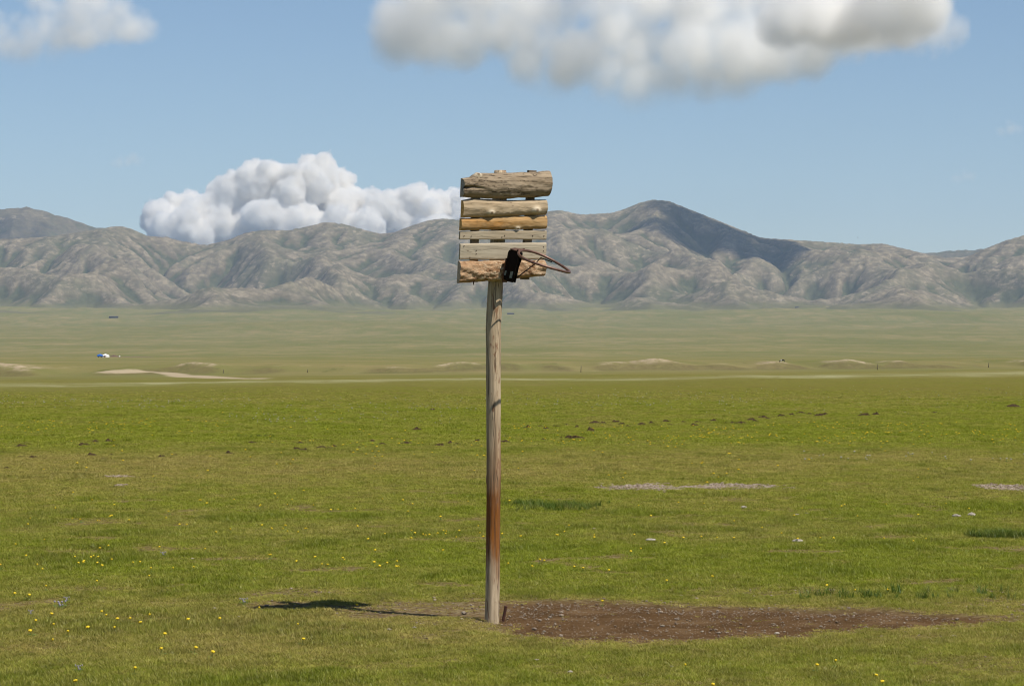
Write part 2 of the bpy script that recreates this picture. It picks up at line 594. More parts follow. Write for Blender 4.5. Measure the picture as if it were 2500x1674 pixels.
# ------------------------------------------------------------------ ground sheet
def build_ground():
    rows = [0.6, 1.2, 2, 3]
    d = 3.0
    while d < 40000:
        if d < 17: s = 0.6
        elif d < 31: s = 0.075
        elif d < 60: s = 0.16
        elif d < 120: s = 0.45
        elif d < 180: s = 1.2
        elif d < 215: s = 0.8
        elif d < 480: s = 1.8
        elif d < 680: s = 2.2
        elif d < 16000: s = d * 0.011
        else: s = d * 0.06
        d += s
        rows.append(d)
    rows = np.array([r for r in rows if r < 15800] + [15900.0])
    core = np.linspace(R(-12.5), R(12.5), 520)
    side = [R(12.5)]
    st = R(0.07)
    while side[-1] < R(179):
        side.append(side[-1] + st)
        st = min(st * 1.18, R(6))
    side = np.array(side[1:])
    side = side[side < R(179.5)]
    az = np.concatenate([-side[::-1], core, side])
    A, D = np.meshgrid(az, rows)
    X, Y = np.sin(A) * D, np.cos(A) * D
    Z = ground_z(X, Y)
    ye = y_eff(X, Y)
    soil, worn, gravel = masks(X, Y)
    nearm = (D < 75) & (Y > 0)
    soil, worn, gravel = soil * nearm, worn * nearm, gravel * nearm
    Z = Z - 0.03 * soil - 0.01 * worn
    o = grid_mesh('ground', np.stack([X, Y, Z], -1), wrap=True, mats=[make_ground_mat()])
    tag(o, kind='structure')
    o['label'] = 'wide green steppe plain with short grazed grass'
    fattr(o, 'dry', dryness(X, Y))
    fattr(o, 'far', np.where(Y > 0, sstep(110, 300, ye + 22 * fbm(X / 30.0, Y / 40.0, 3, 65)), sstep(196, 240, D)))
    sn = 5.0 * fbm(X / 26.0, 0 * Y + 2.2, 3, 61)
    w0 = 6.5 + 7.0 * fbm(X / 33.0, 0 * Y + 5.0, 3, 63)
    fattr(o, 'strip', np.exp(-((ye - 181 - 0.9 * sn) / np.maximum(1.0, 1.8 + w0)) ** 2) * (Y > 0))
    bl = bank_line(X)
    hb = bank_h(X, Y)
    t = ye - bl
    nn = fbm(X / 9.0, Y / 16.0, 3, 71)
    sand = sstep(-7.5, -1.5, t + 5 * nn) * (1 - sstep(4, 30, t + 12 * nn)) * sstep(0.55, 0.95, hb + 0.45 * nn)
    turf = sstep(-60, -15, t) * (1 - sstep(-7, -2, t + 5 * nn)) * sstep(0.1, 0.5, hb) * 0.75
    fattr(o, 'sand', sand * (Y > 0) * sstep(430, 480, ye))
    fattr(o, 'turf', turf * (Y > 0) * sstep(430, 480, ye))
    fattr(o, 'track', track_mask(X, Y))
    fattr(o, 'soil', soil)
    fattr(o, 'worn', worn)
    fattr(o, 'gravel', gravel)
    return o


ground = build_ground()

# ------------------------------------------------------------------ mountains
SKY = [(-120, 488), (0, 548), (60, 545), (120, 540), (200, 528), (235, 522), (270, 517), (300, 523), (340, 541), (380, 543), (420, 553), (470, 561),
       (520, 550), (560, 533), (600, 526), (660, 527), (700, 519), (745, 508), (790, 514), (830, 525), (870, 535), (900, 532), (940, 517), (980, 504),
       (1010, 500), (1048, 503), (1090, 512), (1140, 520), (1190, 508), (1250, 484), (1280, 481), (1310, 487), (1330, 491), (1400, 487), (1435, 476),
       (1465, 463), (1495, 457), (1530, 460), (1560, 472), (1600, 488), (1660, 512), (1740, 544), (1800, 548), (1880, 553), (1960, 559), (2020, 557),
       (2060, 567), (2110, 579), (2160, 590), (2210, 588), (2250, 570), (2300, 550), (2342, 539), (2420, 530), (2600, 560), (2800, 590)]
_sx = np.array([(a * 1.0675 - CX) / F for a, b in SKY])
_se = np.array([(CY - b * 1.0675) / F for a, b in SKY])


def sky_el(az):
    return np.interp(az, _sx, _se)


def bilinear(Z, fx, fy):
    x0 = np.clip(np.floor(fx).astype(int), 0, Z.shape[1] - 2)
    y0 = np.clip(np.floor(fy).astype(int), 0, Z.shape[0] - 2)
    tx, ty = np.clip(fx - x0, 0, 1), np.clip(fy - y0, 0, 1)
    return (Z[y0, x0] * (1 - tx) + Z[y0, x0 + 1] * tx) * (1 - ty) + (Z[y0 + 1, x0] * (1 - tx) + Z[y0 + 1, x0 + 1] * tx) * ty


def gauss1(a, s):
    k = np.exp(-0.5 * (np.arange(-3 * s, 3 * s + 1) / s) ** 2)
    k /= k.sum()
    return np.convolve(np.pad(a, 3 * s, 'edge'), k, 'valid')


def erode(Z, base, cell, iters, K, m_exp, diff):
    ny, nx = Z.shape
    n = nx * ny
    idx = np.arange(n).reshape(ny, nx)
    nb = [(-1, 0), (1, 0), (0, -1), (0, 1), (-1, -1), (-1, 1), (1, -1), (1, 1)]
    acc = None
    for it in range(iters):
        Zp = np.pad(Z, 1, 'edge')
        best = np.zeros((ny, nx))
        rec = idx.copy()
        dist = np.ones((ny, nx)) * cell
        for dy, dx in nb:
            L = cell * math.hypot(dy, dx)
            s = (Z - Zp[1 + dy:1 + dy + ny, 1 + dx:1 + dx + nx]) / L
            mk = s > best
            ip = np.pad(idx, 1, 'edge')[1 + dy:1 + dy + ny, 1 + dx:1 + dx + nx]
            rec[mk] = ip[mk]
            best[mk] = s[mk]
            dist[mk] = L
        zf = Z.reshape(-1)
        order = np.argsort(-zf).tolist()
        rl = rec.reshape(-1).tolist()
        a = [1.0] * n
        for i in order:
            r = rl[i]
            if r != i:
                a[r] += a[i]
        acc = np.array(a)
        f = (K * acc ** m_exp / dist.reshape(-1)).tolist()
        z = zf.tolist()
        for i in reversed(order):
            r = rl[i]
            if r != i:
                q = f[i]
                z[i] = (z[i] + q * z[r]) / (1 + q)
        Z = np.array(z).reshape(ny, nx)
        Zp = np.pad(Z, 1, 'edge')
        lap = (Zp[:-2, 1:-1] + Zp[2:, 1:-1] + Zp[1:-1, :-2] + Zp[1:-1, 2:] - 4 * Z)
        Z = Z + diff * lap
        Z = np.maximum(Z, base)
    return Z, acc.reshape(ny, nx)


def build_mountains():
    x0, x1, y0, y1 = -2760.0, 2760.0, 6650.0, 11500.0

    def envelope(X, Y):
        az = X / Y
        yr = 10150 + 330 * fbm(X / 1300.0, 0 * X + 1.7, 3, 81)
        top = CAMZ + np.interp(az, _sx, gauss_se) * yr
        front = 7380 + 650 * fbm(X / 800.0, 0 * X + 4.4, 3, 83)
        t = np.clip((Y - front) / (yr - front), -0.3, 1)
        back = np.clip((Y - yr) / 1500.0, 0, 1)
        g = ground_z(X, Y)
        gz = np.minimum(g, 120)
        tt = np.clip(t, 0, 1)
        prof = 0.36 * tt + 0.64 * tt ** 2.2
        z = gz - 14 + 14 * sstep(-0.06, 0.03, t) + (top - gz) * prof * (1 - 0.75 * sstep(0, 1, back))
        env = 4 * tt * (1 - tt)
        wx = 90 * fbm(X / 500.0, Y / 500.0, 2, 85)
        spur = ridged((X + wx + 0.25 * (Y - 9000)) / 620.0, Y / 1500.0, 3, 87) - 0.62
        lump = ridged((X - wx) / 250.0, (Y + wx) / 330.0, 3, 89) - 0.6
        z = z + env * 300 * spur + (sstep(0.0, 0.2, t) * (1 - sstep(0.75, 1.0, tt))) * 120 * lump
        lump2 = ridged((X + 0.4 * wx) / 170.0, (Y - wx) / 240.0, 3, 187) - 0.6
        z = z + sstep(0.0, 0.12, t) * (1 - sstep(0.3, 0.75, tt)) * 95 * lump2
        z = z + 12 * fbm(X / 90.0, Y / 90.0, 3, 91) * sstep(0, .1, t)
        return z, gz

    gauss_se = gauss1(np.interp(np.linspace(-0.35, 0.35, 1401), _sx, _se), 10)
    gx = np.linspace(-0.35, 0.35, 1401)
    nonlocal_se = gauss_se
    gauss_se = np.interp(_sx, gx, nonlocal_se)
    cell = 24.0
    xs = np.arange(x0, x1 + 1, cell)
    ys = np.arange(y0, y1 + 1, cell)
    X, Y = np.meshgrid(xs, ys)
    Z, gz = envelope(X, Y)
    base = gz - 16
    Z, acc = erode(Z, base, cell, 18, 2.2, 0.45, 0.06)
    cell2 = 13.0
    xs2 = np.arange(x0, x1 + 1, cell2)
    ys2 = np.arange(y0, y1 + 1, cell2)
    X2, Y2 = np.meshgrid(xs2, ys2)
    Z2 = bilinear(Z, (X2 - x0) / cell, (Y2 - y0) / cell)
    Z2 = Z2 + 9 * fbm(X2 / 60.0, Y2 / 60.0, 3, 93) * sstep(4, 40, Z2 - bilinear(gz, (X2 - x0) / cell, (Y2 - y0) / cell))
    base2 = bilinear(base, (X2 - x0) / cell, (Y2 - y0) / cell)
    Z2, acc2 = erode(Z2, base2, cell2, 7, 1.3, 0.42, 0.06)
    # final sheet
    dx, dy = 6.0, 10.0
    fx = np.arange(x0, x1 - cell2, dx)
    fy = np.arange(y0, y1 - cell2, dy)
    FX, FY = np.meshgrid(fx, fy)
    FZ = bilinear(Z2, (FX - x0) / cell2, (FY - y0) / cell2)
    FA = bilinear(np.log(acc2), (FX - x0) / cell2, (FY - y0) / cell2)
    FG = np.minimum(ground_z(FX, FY), 120)
    rel = FZ - FG
    up = sstep(3, 40, rel)
    rough = ridged(FX / 48.0, FY / 48.0, 4, 95) - 0.6
    patch = sstep(0.05, 0.4, fbm(FX / 260.0, FY / 260.0, 3, 97) + 0.15)
    FZ = FZ + up * (10.0 * rough * (0.25 + patch) + 3.0 * fbm(FX / 17.0, FY / 17.0, 2, 99))
    # bring the crest to the skyline, azimuth by azimuth
    azs = np.linspace(-0.30, 0.30, 1500)
    rr = np.arange(8000, y1 - 40, 12.0)
    AA, RR = np.meshgrid(azs, rr)
    for k in range(3):
        zz = bilinear(FZ, (AA * RR - x0) / dx, (RR - y0) / dy)
        el = (zz - CAMZ) / RR
        inside = (np.abs(AA * RR) < 2700)
        el = np.where(inside, el, 0.001)
        cur = el.max(0)
        base_el = 0.0105
        c = (sky_el(azs) - base_el) / np.maximum(cur - base_el, 0.006)
        c = np.clip(c, 0.35, 2.2)
        c = gauss1(c, (9, 4, 2)[k])
        CF = np.interp(FX / FY, azs, c)
        hb = FG
        w = sstep(0, 0.6, (FY - 7500) / 2500.0)
        FZ = np.where(FZ > hb, hb + (FZ - hb) * (1 + (CF - 1) * w), FZ)
    o = grid_mesh('mountain_range', np.stack([FX, FY, FZ], -1), mats=[make_mountain_mat()])
    tag(o, 'rocky grey brown mountain range rising behind the plain', kind='structure')
    def lapl(s):
        q = np.pad(FZ, s, 'edge')
        return (q[:-2 * s, s:-s] + q[2 * s:, s:-s] + q[s:-s, :-2 * s] + q[s:-s, 2 * s:]) / 4 - FZ
    gully = (np.clip(0.07 * (FA - 2.5), -0.1, 0.35) + np.clip(lapl(4) / 16.0, -0.2, 0.2)
             + np.clip(lapl(14) / 70.0, -0.22, 0.22))
    fattr(o, 'gully', gully)
    fattr(o, 'foot', 1 - sstep(2, 26, FZ - FG + 10 * fbm(FX / 120.0, FY / 120.0, 3, 101)))
    return o


mountains = build_mountains()


def far_mountain(label, pts, dist, seed):
    ax = np.array([(a * 1.0675 - CX) / F for a, b in pts])
    el = np.array([(CY - b * 1.0675) / F for a, b in pts])
    xs = np.linspace(ax[0] * dist, ax[-1] * dist, 240)
    ys = np.linspace(dist - 1900, dist + 900, 160)
    X, Y = np.meshgrid(xs, ys)
    crest = np.interp(X / dist, ax, el) * dist + CAMZ
    t = (Y - (dist - 1900)) / 1900.0
    prof = np.where(t < 1, np.clip(t, 0, 1) ** 1.4, 1 - 0.8 * np.clip(t - 1, 0, 1))
    Z = 60 + (crest - 60) * prof
    side = np.minimum(1, np.minimum((X - xs[0]), (xs[-1] - X)) / 120.0)
    env = np.clip(prof, 0, 1) * (1 - np.clip(prof, 0, 1)) * 4
    Z = Z + env * 170 * (ridged(X / 420.0, Y / 700.0, 4, seed) - 0.6) + 10 * fbm(X / 60, Y / 60, 3, seed + 2) * prof
    Z = np.maximum(Z, 20) * 1.0
    o = grid_mesh('mountain', np.stack([X, Y, Z], -1), mats=[bpy.data.materials['mountain_rock_and_scrub']])
    fattr(o, 'gully', np.clip(-0.3 * (ridged(X / 420.0, Y / 700.0, 4, seed) - 0.6), -.3, .3))
    fattr(o, 'foot', 0 * X)
    tag(o, label, kind='structure')
    return o


far_mountain('far dark ridge peeking over the range at its left end',
             [(-300, 560), (-160, 520), (-60, 492), (0, 478), (60, 474), (110, 485), (150, 497), (190, 512), (235, 522), (300, 540), (420, 580), (520, 610)], 13200.0, 120)
far_mountain('faint far hills in the dip at the range right end',
             [(1960, 600), (2040, 590), (2110, 579), (2180, 573), (2250, 570), (2300, 575), (2400, 590), (2500, 600)], 13200.0, 140)


# ------------------------------------------------------------------ haze
def build_haze():
    m = NT('haze_air')
    pv = m.n('ShaderNodeVolumePrincipled')
    pv.inputs['Color'].default_value = (0.52, 0.70, 1.0, 1)
    pv.inputs['Density'].default_value = 3.1e-5
    pv.inputs['Anisotropy'].default_value = 0.0
    m.t.links.new(pv.outputs[0], m.out.inputs['Volume'])
    x, b, t = 16500, -12, 780
    v = [(-x, -x, b), (x, -x, b), (x, x, b), (-x, x, b), (-x, -x, t), (x, -x, t), (x, x, t), (-x, x, t)]
    f = [(0, 3, 2, 1), (4, 5, 6, 7), (0, 1, 5, 4), (1, 2, 6, 5), (2, 3, 7, 6), (3, 0, 4, 7)]
    o = mesh_obj('haze', v, f, m.m, smooth=False)
    tag(o, kind='stuff')
    return o


haze = build_haze()

# ------------------------------------------------------------------ clouds (real volumes, beyond and above the haze)
def cloud_material(name, sigma, aniso=0.0):
    m = NT(name)
    pv = m.n('ShaderNodeVolumePrincipled')
    pv.inputs['Color'].default_value = (1, 0.99, 0.97, 1)
    pv.inputs['Density'].default_value = sigma
    pv.inputs['Density Attribute'].default_value = 'density'
    pv.inputs['Anisotropy'].default_value = aniso
    m.t.links.new(pv.outputs[0], m.out.inputs['Volume'])
    return m.m


def make_cloud(name, label, blobs, voxel, soft, n_scale, n_amp, n_detail, mat, base_z=None, base_soft=60.0, pad=1.2, bil=0.0, bil_scale=150.0, n_rough=0.64):
    """blobs: rows of x, y, z, radius in metres; their union, roughened by noise, becomes a density grid"""
    B = np.array(blobs, float)
    org = Vector((float(B[:, 0].mean()), float(B[:, 1].mean()), float(B[:, 2].min())))
    L = B[:, :3] - np.array(org)
    me = bpy.data.meshes.new(name)
    me.from_pydata([tuple(v) for v in L], [], [])
    me.materials.append(mat)
    ra = me.attributes.new('rad', 'FLOAT', 'POINT')
    ra.data.foreach_set('value', B[:, 3].astype(np.float32))
    o = bpy.data.objects.new(name, me)
    link(o)
    o.location = org
    lo = (L - B[:, 3:4] * pad).min(0)
    hi = (L + B[:, 3:4] * pad).max(0)
    if base_z is not None:
        lo[2] = max(lo[2], base_z - org.z - 20)
    res = np.maximum(8, ((hi - lo) / voxel)).astype(int)
    t = bpy.data.node_groups.new(name + '_density', 'GeometryNodeTree')
    t.interface.new_socket('Geometry', in_out='INPUT', socket_type='NodeSocketGeometry')
    t.interface.new_socket('Geometry', in_out='OUTPUT', socket_type='NodeSocketGeometry')
    N, Lk = t.nodes, t.links

    def nd(ty, **kw):
        q = N.new(ty)
        for k, v in kw.items():
            setattr(q, k, v)
        return q

    def mth(op, a, b=None, c=None, clamp=False):
        q = nd('ShaderNodeMath', operation=op, use_clamp=clamp)
        for s, v in zip(q.inputs, (a, b, c)):
            if v is None:
                continue
            if hasattr(v, 'is_output'):
                Lk.new(v, s)
            else:
                s.default_value = v
        return q.outputs[0]
    gi, go = nd('NodeGroupInput'), nd('NodeGroupOutput')
    pos = nd('GeometryNodeInputPosition').outputs[0]
    # distance to each blob centre is taken with the nearest few radii classes
    cls = np.unique(B[:, 4].astype(int)) if B.shape[1] > 4 else [0]
    best = None
    if B.shape[1] > 4:
        ca = me.attributes.new('cls', 'INT', 'POINT')
        ca.data.foreach_set('value', B[:, 4].astype(np.int32))
    for c in cls:
        src = gi.outputs[0]
        sel = B[:, 4] == c if B.shape[1] > 4 else np.ones(len(B), bool)
        rad = float(B[sel, 3].mean())
        if B.shape[1] > 4:
            na = nd('GeometryNodeInputNamedAttribute', data_type='INT')
            na.inputs[0].default_value = 'cls'
            cmp = nd('FunctionNodeCompare', data_type='INT', operation='EQUAL')
            Lk.new(na.outputs[0], cmp.inputs[2])
            cmp.inputs[3].default_value = int(c)
            sp = nd('GeometryNodeSeparateGeometry', domain='POINT')
            Lk.new(src, sp.inputs[0])
            Lk.new(cmp.outputs[0], sp.inputs[1])
            src = sp.outputs[0]
        px = nd('GeometryNodeProximity', target_element='POINTS')
        Lk.new(src, px.inputs[0])
        d = px.outputs['Distance']
        val = mth('SUBTRACT', rad, d)
        best = val if best is None else mth('SMOOTH_MAX', best, val, rad * 0.35)
    nz = nd('ShaderNodeTexNoise')
    nz.inputs['Scale'].default_value = 1.0 / n_scale
    nz.inputs['Detail'].default_value = n_detail
    nz.inputs['Roughness'].default_value = n_rough
    Lk.new(pos, nz.inputs['Vector'])
    nv = mth('MULTIPLY', mth('SUBTRACT', nz.outputs[0], 0.5), 2.0 * n_amp)
    sdf = mth('ADD', best, nv)
    if bil:
        # rounded billows with creases between them, at several sizes
        wv_ = nd('ShaderNodeVectorMath', operation='MULTIPLY_ADD')
        Lk.new(nz.outputs['Color'], wv_.inputs[0])
        wv_.inputs[1].default_value = (bil_scale * 0.5,) * 3
        Lk.new(pos, wv_.inputs[2])
        vo = nd('ShaderNodeTexVoronoi')
        vo.feature = 'F1'
        vo.normalize = True
        vo.inputs['Scale'].default_value = 1.0 / bil_scale
        vo.inputs['Detail'].default_value = 2.5
        vo.inputs['Roughness'].default_value = 0.5
        vo.inputs['Lacunarity'].default_value = 2.2
        Lk.new(wv_.outputs[0], vo.inputs['Vector'])
        sdf = mth('ADD', sdf, mth('MULTIPLY', mth('SUBTRACT', 0.29, vo.outputs['Distance']), 2.6 * bil))
    den = mth('DIVIDE', sdf, soft, clamp=True)
    if base_z is not None:
        sx = nd('ShaderNodeSeparateXYZ')
        Lk.new(pos, sx.inputs[0])
        bz = mth('DIVIDE', mth('ADD', mth('SUBTRACT', sx.outputs[2], base_z - org.z), mth('MULTIPLY', nv, 0.35)), base_soft, clamp=True)
        den = mth('MULTIPLY', den, bz)
    vc = nd('GeometryNodeVolumeCube')
    Lk.new(den, vc.inputs['Density'])
    vc.inputs['Min'].default_value = tuple(lo)
    vc.inputs['Max'].default_value = tuple(hi)
    for k, r in zip(('Resolution X', 'Resolution Y', 'Resolution Z'), res):
        vc.inputs[k].default_value = int(r)
    sm = nd('GeometryNodeSetMaterial')
    sm.inputs['Material'].default_value = mat
    Lk.new(vc.outputs[0], sm.inputs[0])
    Lk.new(sm.outputs[0], go.inputs[0])
    md = o.modifiers.new('density', 'NODES')
    md.node_group = t
    tag(o, label, 'cloud', 'clouds in the sky', 'stuff')
    return o


def px3(px, v, d):
    return np.array([(px - CX) / F * d, d, CAMZ + (CY - v) / F * d])


def blob_cluster(centres, d, depth, seed, child=9, child_r=(0.35, 0.6), grand=0):
    """centres: (display x, display y, radius in display px); children studded over each"""
    rg = random.Random(seed)
    k = 1.0675 / F * d
    out = []
    for (cx, cyy, r) in centres:
        p = px3(cx * 1.0675, cyy * 1.0675, d)
        p[1] += rg.uniform(-1, 1) * depth
        rm = r * k
        out.append((*p, rm))
        for i in range(child):
            th = rg.uniform(0, 2 * math.pi)
            ph = rg.uniform(-0.35, 1.0)
            q = rm * rg.uniform(0.75, 0.95)
            c = math.cos(math.asin(ph))
            pp = (p[0] + q * c * math.cos(th), p[1] + q * c * math.sin(th), p[2] + q * ph)
            cr = rm * rg.uniform(*child_r)
            out.append((*pp, cr))
    return classes(np.array(out))


def classes(out):
    out = out.copy()
    r = out[:, 3]
    edges = np.quantile(r, [0, .25, .5, .75, 1.0])
    cl = np.clip(np.searchsorted(edges, r, 'right') - 1, 0, 3)
    for c in range(4):
        out[cl == c, 3] = r[cl == c].mean() if (cl == c).any() else 0
    return np.concatenate([out, cl[:, None]], 1)


def build_clouds():
    d = 30000.0
    cum = [(368, 502, 34), (395, 492, 38), (432, 486, 46), (462, 500, 42), (455, 545, 62), (515, 462, 46), (540, 436, 44), (582, 424, 46), (560, 480, 70), (640, 414, 46), (622, 440, 56),
           (672, 436, 50), (650, 500, 76), (735, 404, 44), (718, 430, 46), (768, 428, 44), (750, 475, 70), (792, 462, 42), (832, 482, 46), (872, 486, 40), (915, 476, 48), (958, 466, 44),
           (905, 520, 58), (1004, 474, 44), (1045, 480, 46), (985, 520, 60), (1085, 488, 46), (1130, 500, 44), (800, 540, 72), (700, 555, 80), (590, 560, 80), (500, 560, 70), (420, 570, 62), (385, 545, 50),
           (880, 560, 70), (960, 570, 70), (1050, 560, 60)]
    B = np.concatenate([blob_cluster(cum, d, 300, 3, 7, (0.3, 0.6))[:, :4], blob_cluster([(385, 530, 36), (425, 520, 42), (460, 540, 44), (500, 520, 40), (415, 555, 40), (545, 540, 44), (610, 530, 44), (690, 520, 46), (770, 520, 40), (840, 520, 36)], d - 420, 120, 4, 6, (0.3, 0.6))[:, :4]])
    B = classes(B)
    make_cloud('cloud', 'bright white cumulus cloud heaped behind the mountain ridge', B, 11.5, 20.0, 260.0, 62.0, 6, cloud_material('cumulus_white', 0.030, -0.6), base_z=780.0, bil=72.0, bil_scale=135.0)
    d = 14000.0
    up = [(905, 75, 60), (950, 60, 78), (1030, 75, 72), (1090, 70, 85), (1150, 95, 78), (1220, 90, 95), (1290, 110, 85), (1360, 100, 105), (1440, 125, 100), (1520, 110, 112),
          (1600, 130, 95), (1680, 115, 105), (1740, 130, 80), (1760, 70, 95), (990, 10, 95), (1120, -10, 105), (1260, -10, 115), (1400, -20, 135), (1560, -20, 135), (1700, -10, 125), (1480, 170, 60), (1380, 170, 52), (1620, 190, 60), (1550, 190, 60), (1450, 190, 60), (1300, 150, 60), (1200, 140, 60), (1690, 180, 55), (1060, 110, 60), (1000, 90, 70), (1850, 50, 95), (1930, 30, 100), (2010, 40, 90), (2075, 40, 75), (2115, 55, 58), (2150, 65, 40), (1850, 110, 60), (1920, 110, 50), (1990, 100, 45)]
    B = blob_cluster(up, d, 190, 5, 8, (0.35, 0.62))
    make_cloud('cloud', 'large soft grey white cloud across the upper middle sky', B, 15.0, 130.0, 480.0, 215.0, 7, cloud_material('cloud_soft', 0.010, -0.1), base_z=1125.0, base_soft=200.0, bil=45.0, bil_scale=130.0, n_rough=0.72)
    rg = random.Random(8)
    core = []
    for (x, y) in ((850, 9800), (930, 9770), (1030, 9770), (1130, 9780), (1215, 9760), (1290, 9560), (1240, 9450), (1150, 9560), (1060, 9600), (970, 9640), (880, 9660), (830, 9540), (1240, 9660), (1100, 9680), (920, 9560), (1180, 9480)):
        x, y = x + 92, y + 28
        core.append((x, y, 1120 + rg.uniform(-40, 60), rg.uniform(95, 120), 1))
        core.append((x + rg.uniform(-60, 60), y + rg.uniform(-60, 60), 1200 + rg.uniform(0, 90), rg.uniform(60, 80), 0))
    make_cloud('cloud', 'blue grey shaded cloud lobe at the upper right', core, 10.0, 60.0, 190.0, 95.0, 8, cloud_material('cloud_shaded', 0.022), base_z=960.0, base_soft=90.0, n_rough=0.70)
    thin = cloud_material('cloud_wisp', 0.012)
    for (cx, cyy, r, d, lab) in ((292, 368, 20, 15000, 'small faint grey wisp above the white cumulus'), (2205, 404, 16, 15000, 'small faint grey wisp in the right sky'), (2310, 296, 18, 15000, 'faint grey wisp at the right edge of the sky')):
        make_cloud('cloud', lab, blob_cluster([(cx, cyy, r), (cx - r, cyy + 3, r * 0.8), (cx + r, cyy + 1, r * 0.7)], d, 20, int(cx), 4, (0.5, 0.7)), 8.0, 60.0, 90.0, 32.0, 4, thin)
    d = 12500.0
    lf = [(-40, 95, 60), (20, 92, 50), (60, 80, 55), (100, 50, 60), (150, 60, 60), (190, 50, 60), (230, 68, 52), (270, 62, 48), (300, 66, 42), (328, 72, 28), (50, 115, 34), (0, 115, 34), (130, 100, 36), (200, 98, 36), (170, -10, 60), (80, 0, 50), (0, 70, 52), (120, 80, 50), (240, 50, 55)]
    B = blob_cluster(lf, d, 150, 11, 7, (0.4, 0.65))
    make_cloud('cloud', 'soft white cloud in the upper left corner', B, 12.0, 100.0, 340.0, 135.0, 8, cloud_material('cloud_corner', 0.011, -0.2), base_z=1215.0, base_soft=110.0, bil=35.0, bil_scale=100.0, n_rough=0.72)


build_clouds()

# ------------------------------------------------------------------ the basketball hoop
D0 = F * CAMZ / (1512 - CY)
S0 = D0 / F


def wood_mat(name, light, dark, warm, warm_amt=0.3, grain=1.0, crack=0.5, seed=0.0, end=None, bark=False):
    m = NT(name)
    v = m.mapv(m.obj(), (1, 1, 1), (seed, seed * 1.7, seed * 0.6))
    g1 = m.noise(m.mapv(v, (2.0, 42, 42)), 1.0, 5, 0.62, 0.25)
    g2 = m.noise(m.mapv(v, (7.0, 150, 150)), 1.0, 3, 0.6, 0.3)
    blot = m.noise(m.mapv(v, (3.0, 9, 9)), 1.0, 4, 0.6)
    col = m.mix(m.remap(g1, 0.30, 0.68), dark, light)
    col = m.mix(m.remap(g2, 0.35, 0.70, 0.0, 0.45 * grain), col, tuple(x * 0.62 for x in dark))
    col = m.mix(m.remap(blot, 0.42, 0.68, 0.0, warm_amt), col, warm)
    ck = m.noise(m.mapv(v, (1.1, 34, 34), (4, 1, 2)), 1.0, 4, 0.55, 0.15)
    ckm = m.math('MULTIPLY', m.remap(m.math('ABSOLUTE', m.math('SUBTRACT', ck, 0.5)), 0.0, 0.018, 1.0, 0.0), crack)
    col = m.mix(ckm, col, tuple(x * 0.18 for x in dark))
    kn = m.voro(m.mapv(v, (7.0, 14, 14)), 1.0)
    knm = m.remap(kn, 0.02, 0.11, 0.75, 0.0)
    col = m.mix(knm, col, (0.11, 0.065, 0.035))
    kv = m.attr('knot')
    col = m.mix(m.remap(kv, 0.15, 0.6), col, (0.58, 0.48, 0.34))
    col = m.mix(m.remap(kv, 0.80, 0.95), col, (0.22, 0.15, 0.09))
    h = m.math('ADD', m.math('MULTIPLY', g1, 0.6), m.math('MULTIPLY', g2, 0.4))
    h = m.math('SUBTRACT', h, m.math('MULTIPLY', ckm, 1.2))
    nrm = m.bump(h, 0.7, 0.006)
    m.bsdf(col, 0.82, nrm, 0.15)
    return m.m


def bark_mat():
    m = NT('flaky_bark')
    v = m.obj()
    warp = m.noise(v, 14.0, 4, 0.6, 0.0, 'Color')
    vw = m.mix(0.35, m.mapv(v, (16, 30, 30)), m.mapv(warp, (9, 9, 9)))
    cells = m.n('ShaderNodeTexVoronoi')
    m.set(cells.inputs['Vector'], vw)
    cells.inputs['Scale'].default_value = 1.1
    sep = m.n('ShaderNodeSeparateColor')
    m.set(sep.inputs[0], cells.outputs['Color'])
    n = m.noise(m.mapv(v, (18, 34, 34)), 1.0, 6, 0.7, 0.8)
    n2 = m.noise(v, 6.0, 3, 0.5)
    f = m.math('ADD', m.math('MULTIPLY', sep.outputs[0], 0.22), m.math('MULTIPLY', n, 0.85))
    col = m.ramp(f, [(0.32, (0.10, 0.048, 0.024)), (0.44, (0.27, 0.145, 0.072)), (0.56, (0.45, 0.30, 0.18)), (0.70, (0.60, 0.48, 0.33))])
    col = m.mix(m.remap(n2, 0.45, 0.62, 0.0, 0.7), col, m.mix(n, (0.36, 0.19, 0.09), (0.52, 0.36, 0.22)))
    m.bsdf(col, 0.9, m.bump(f, 1.0, 0.02), 0.1)
    return m.m


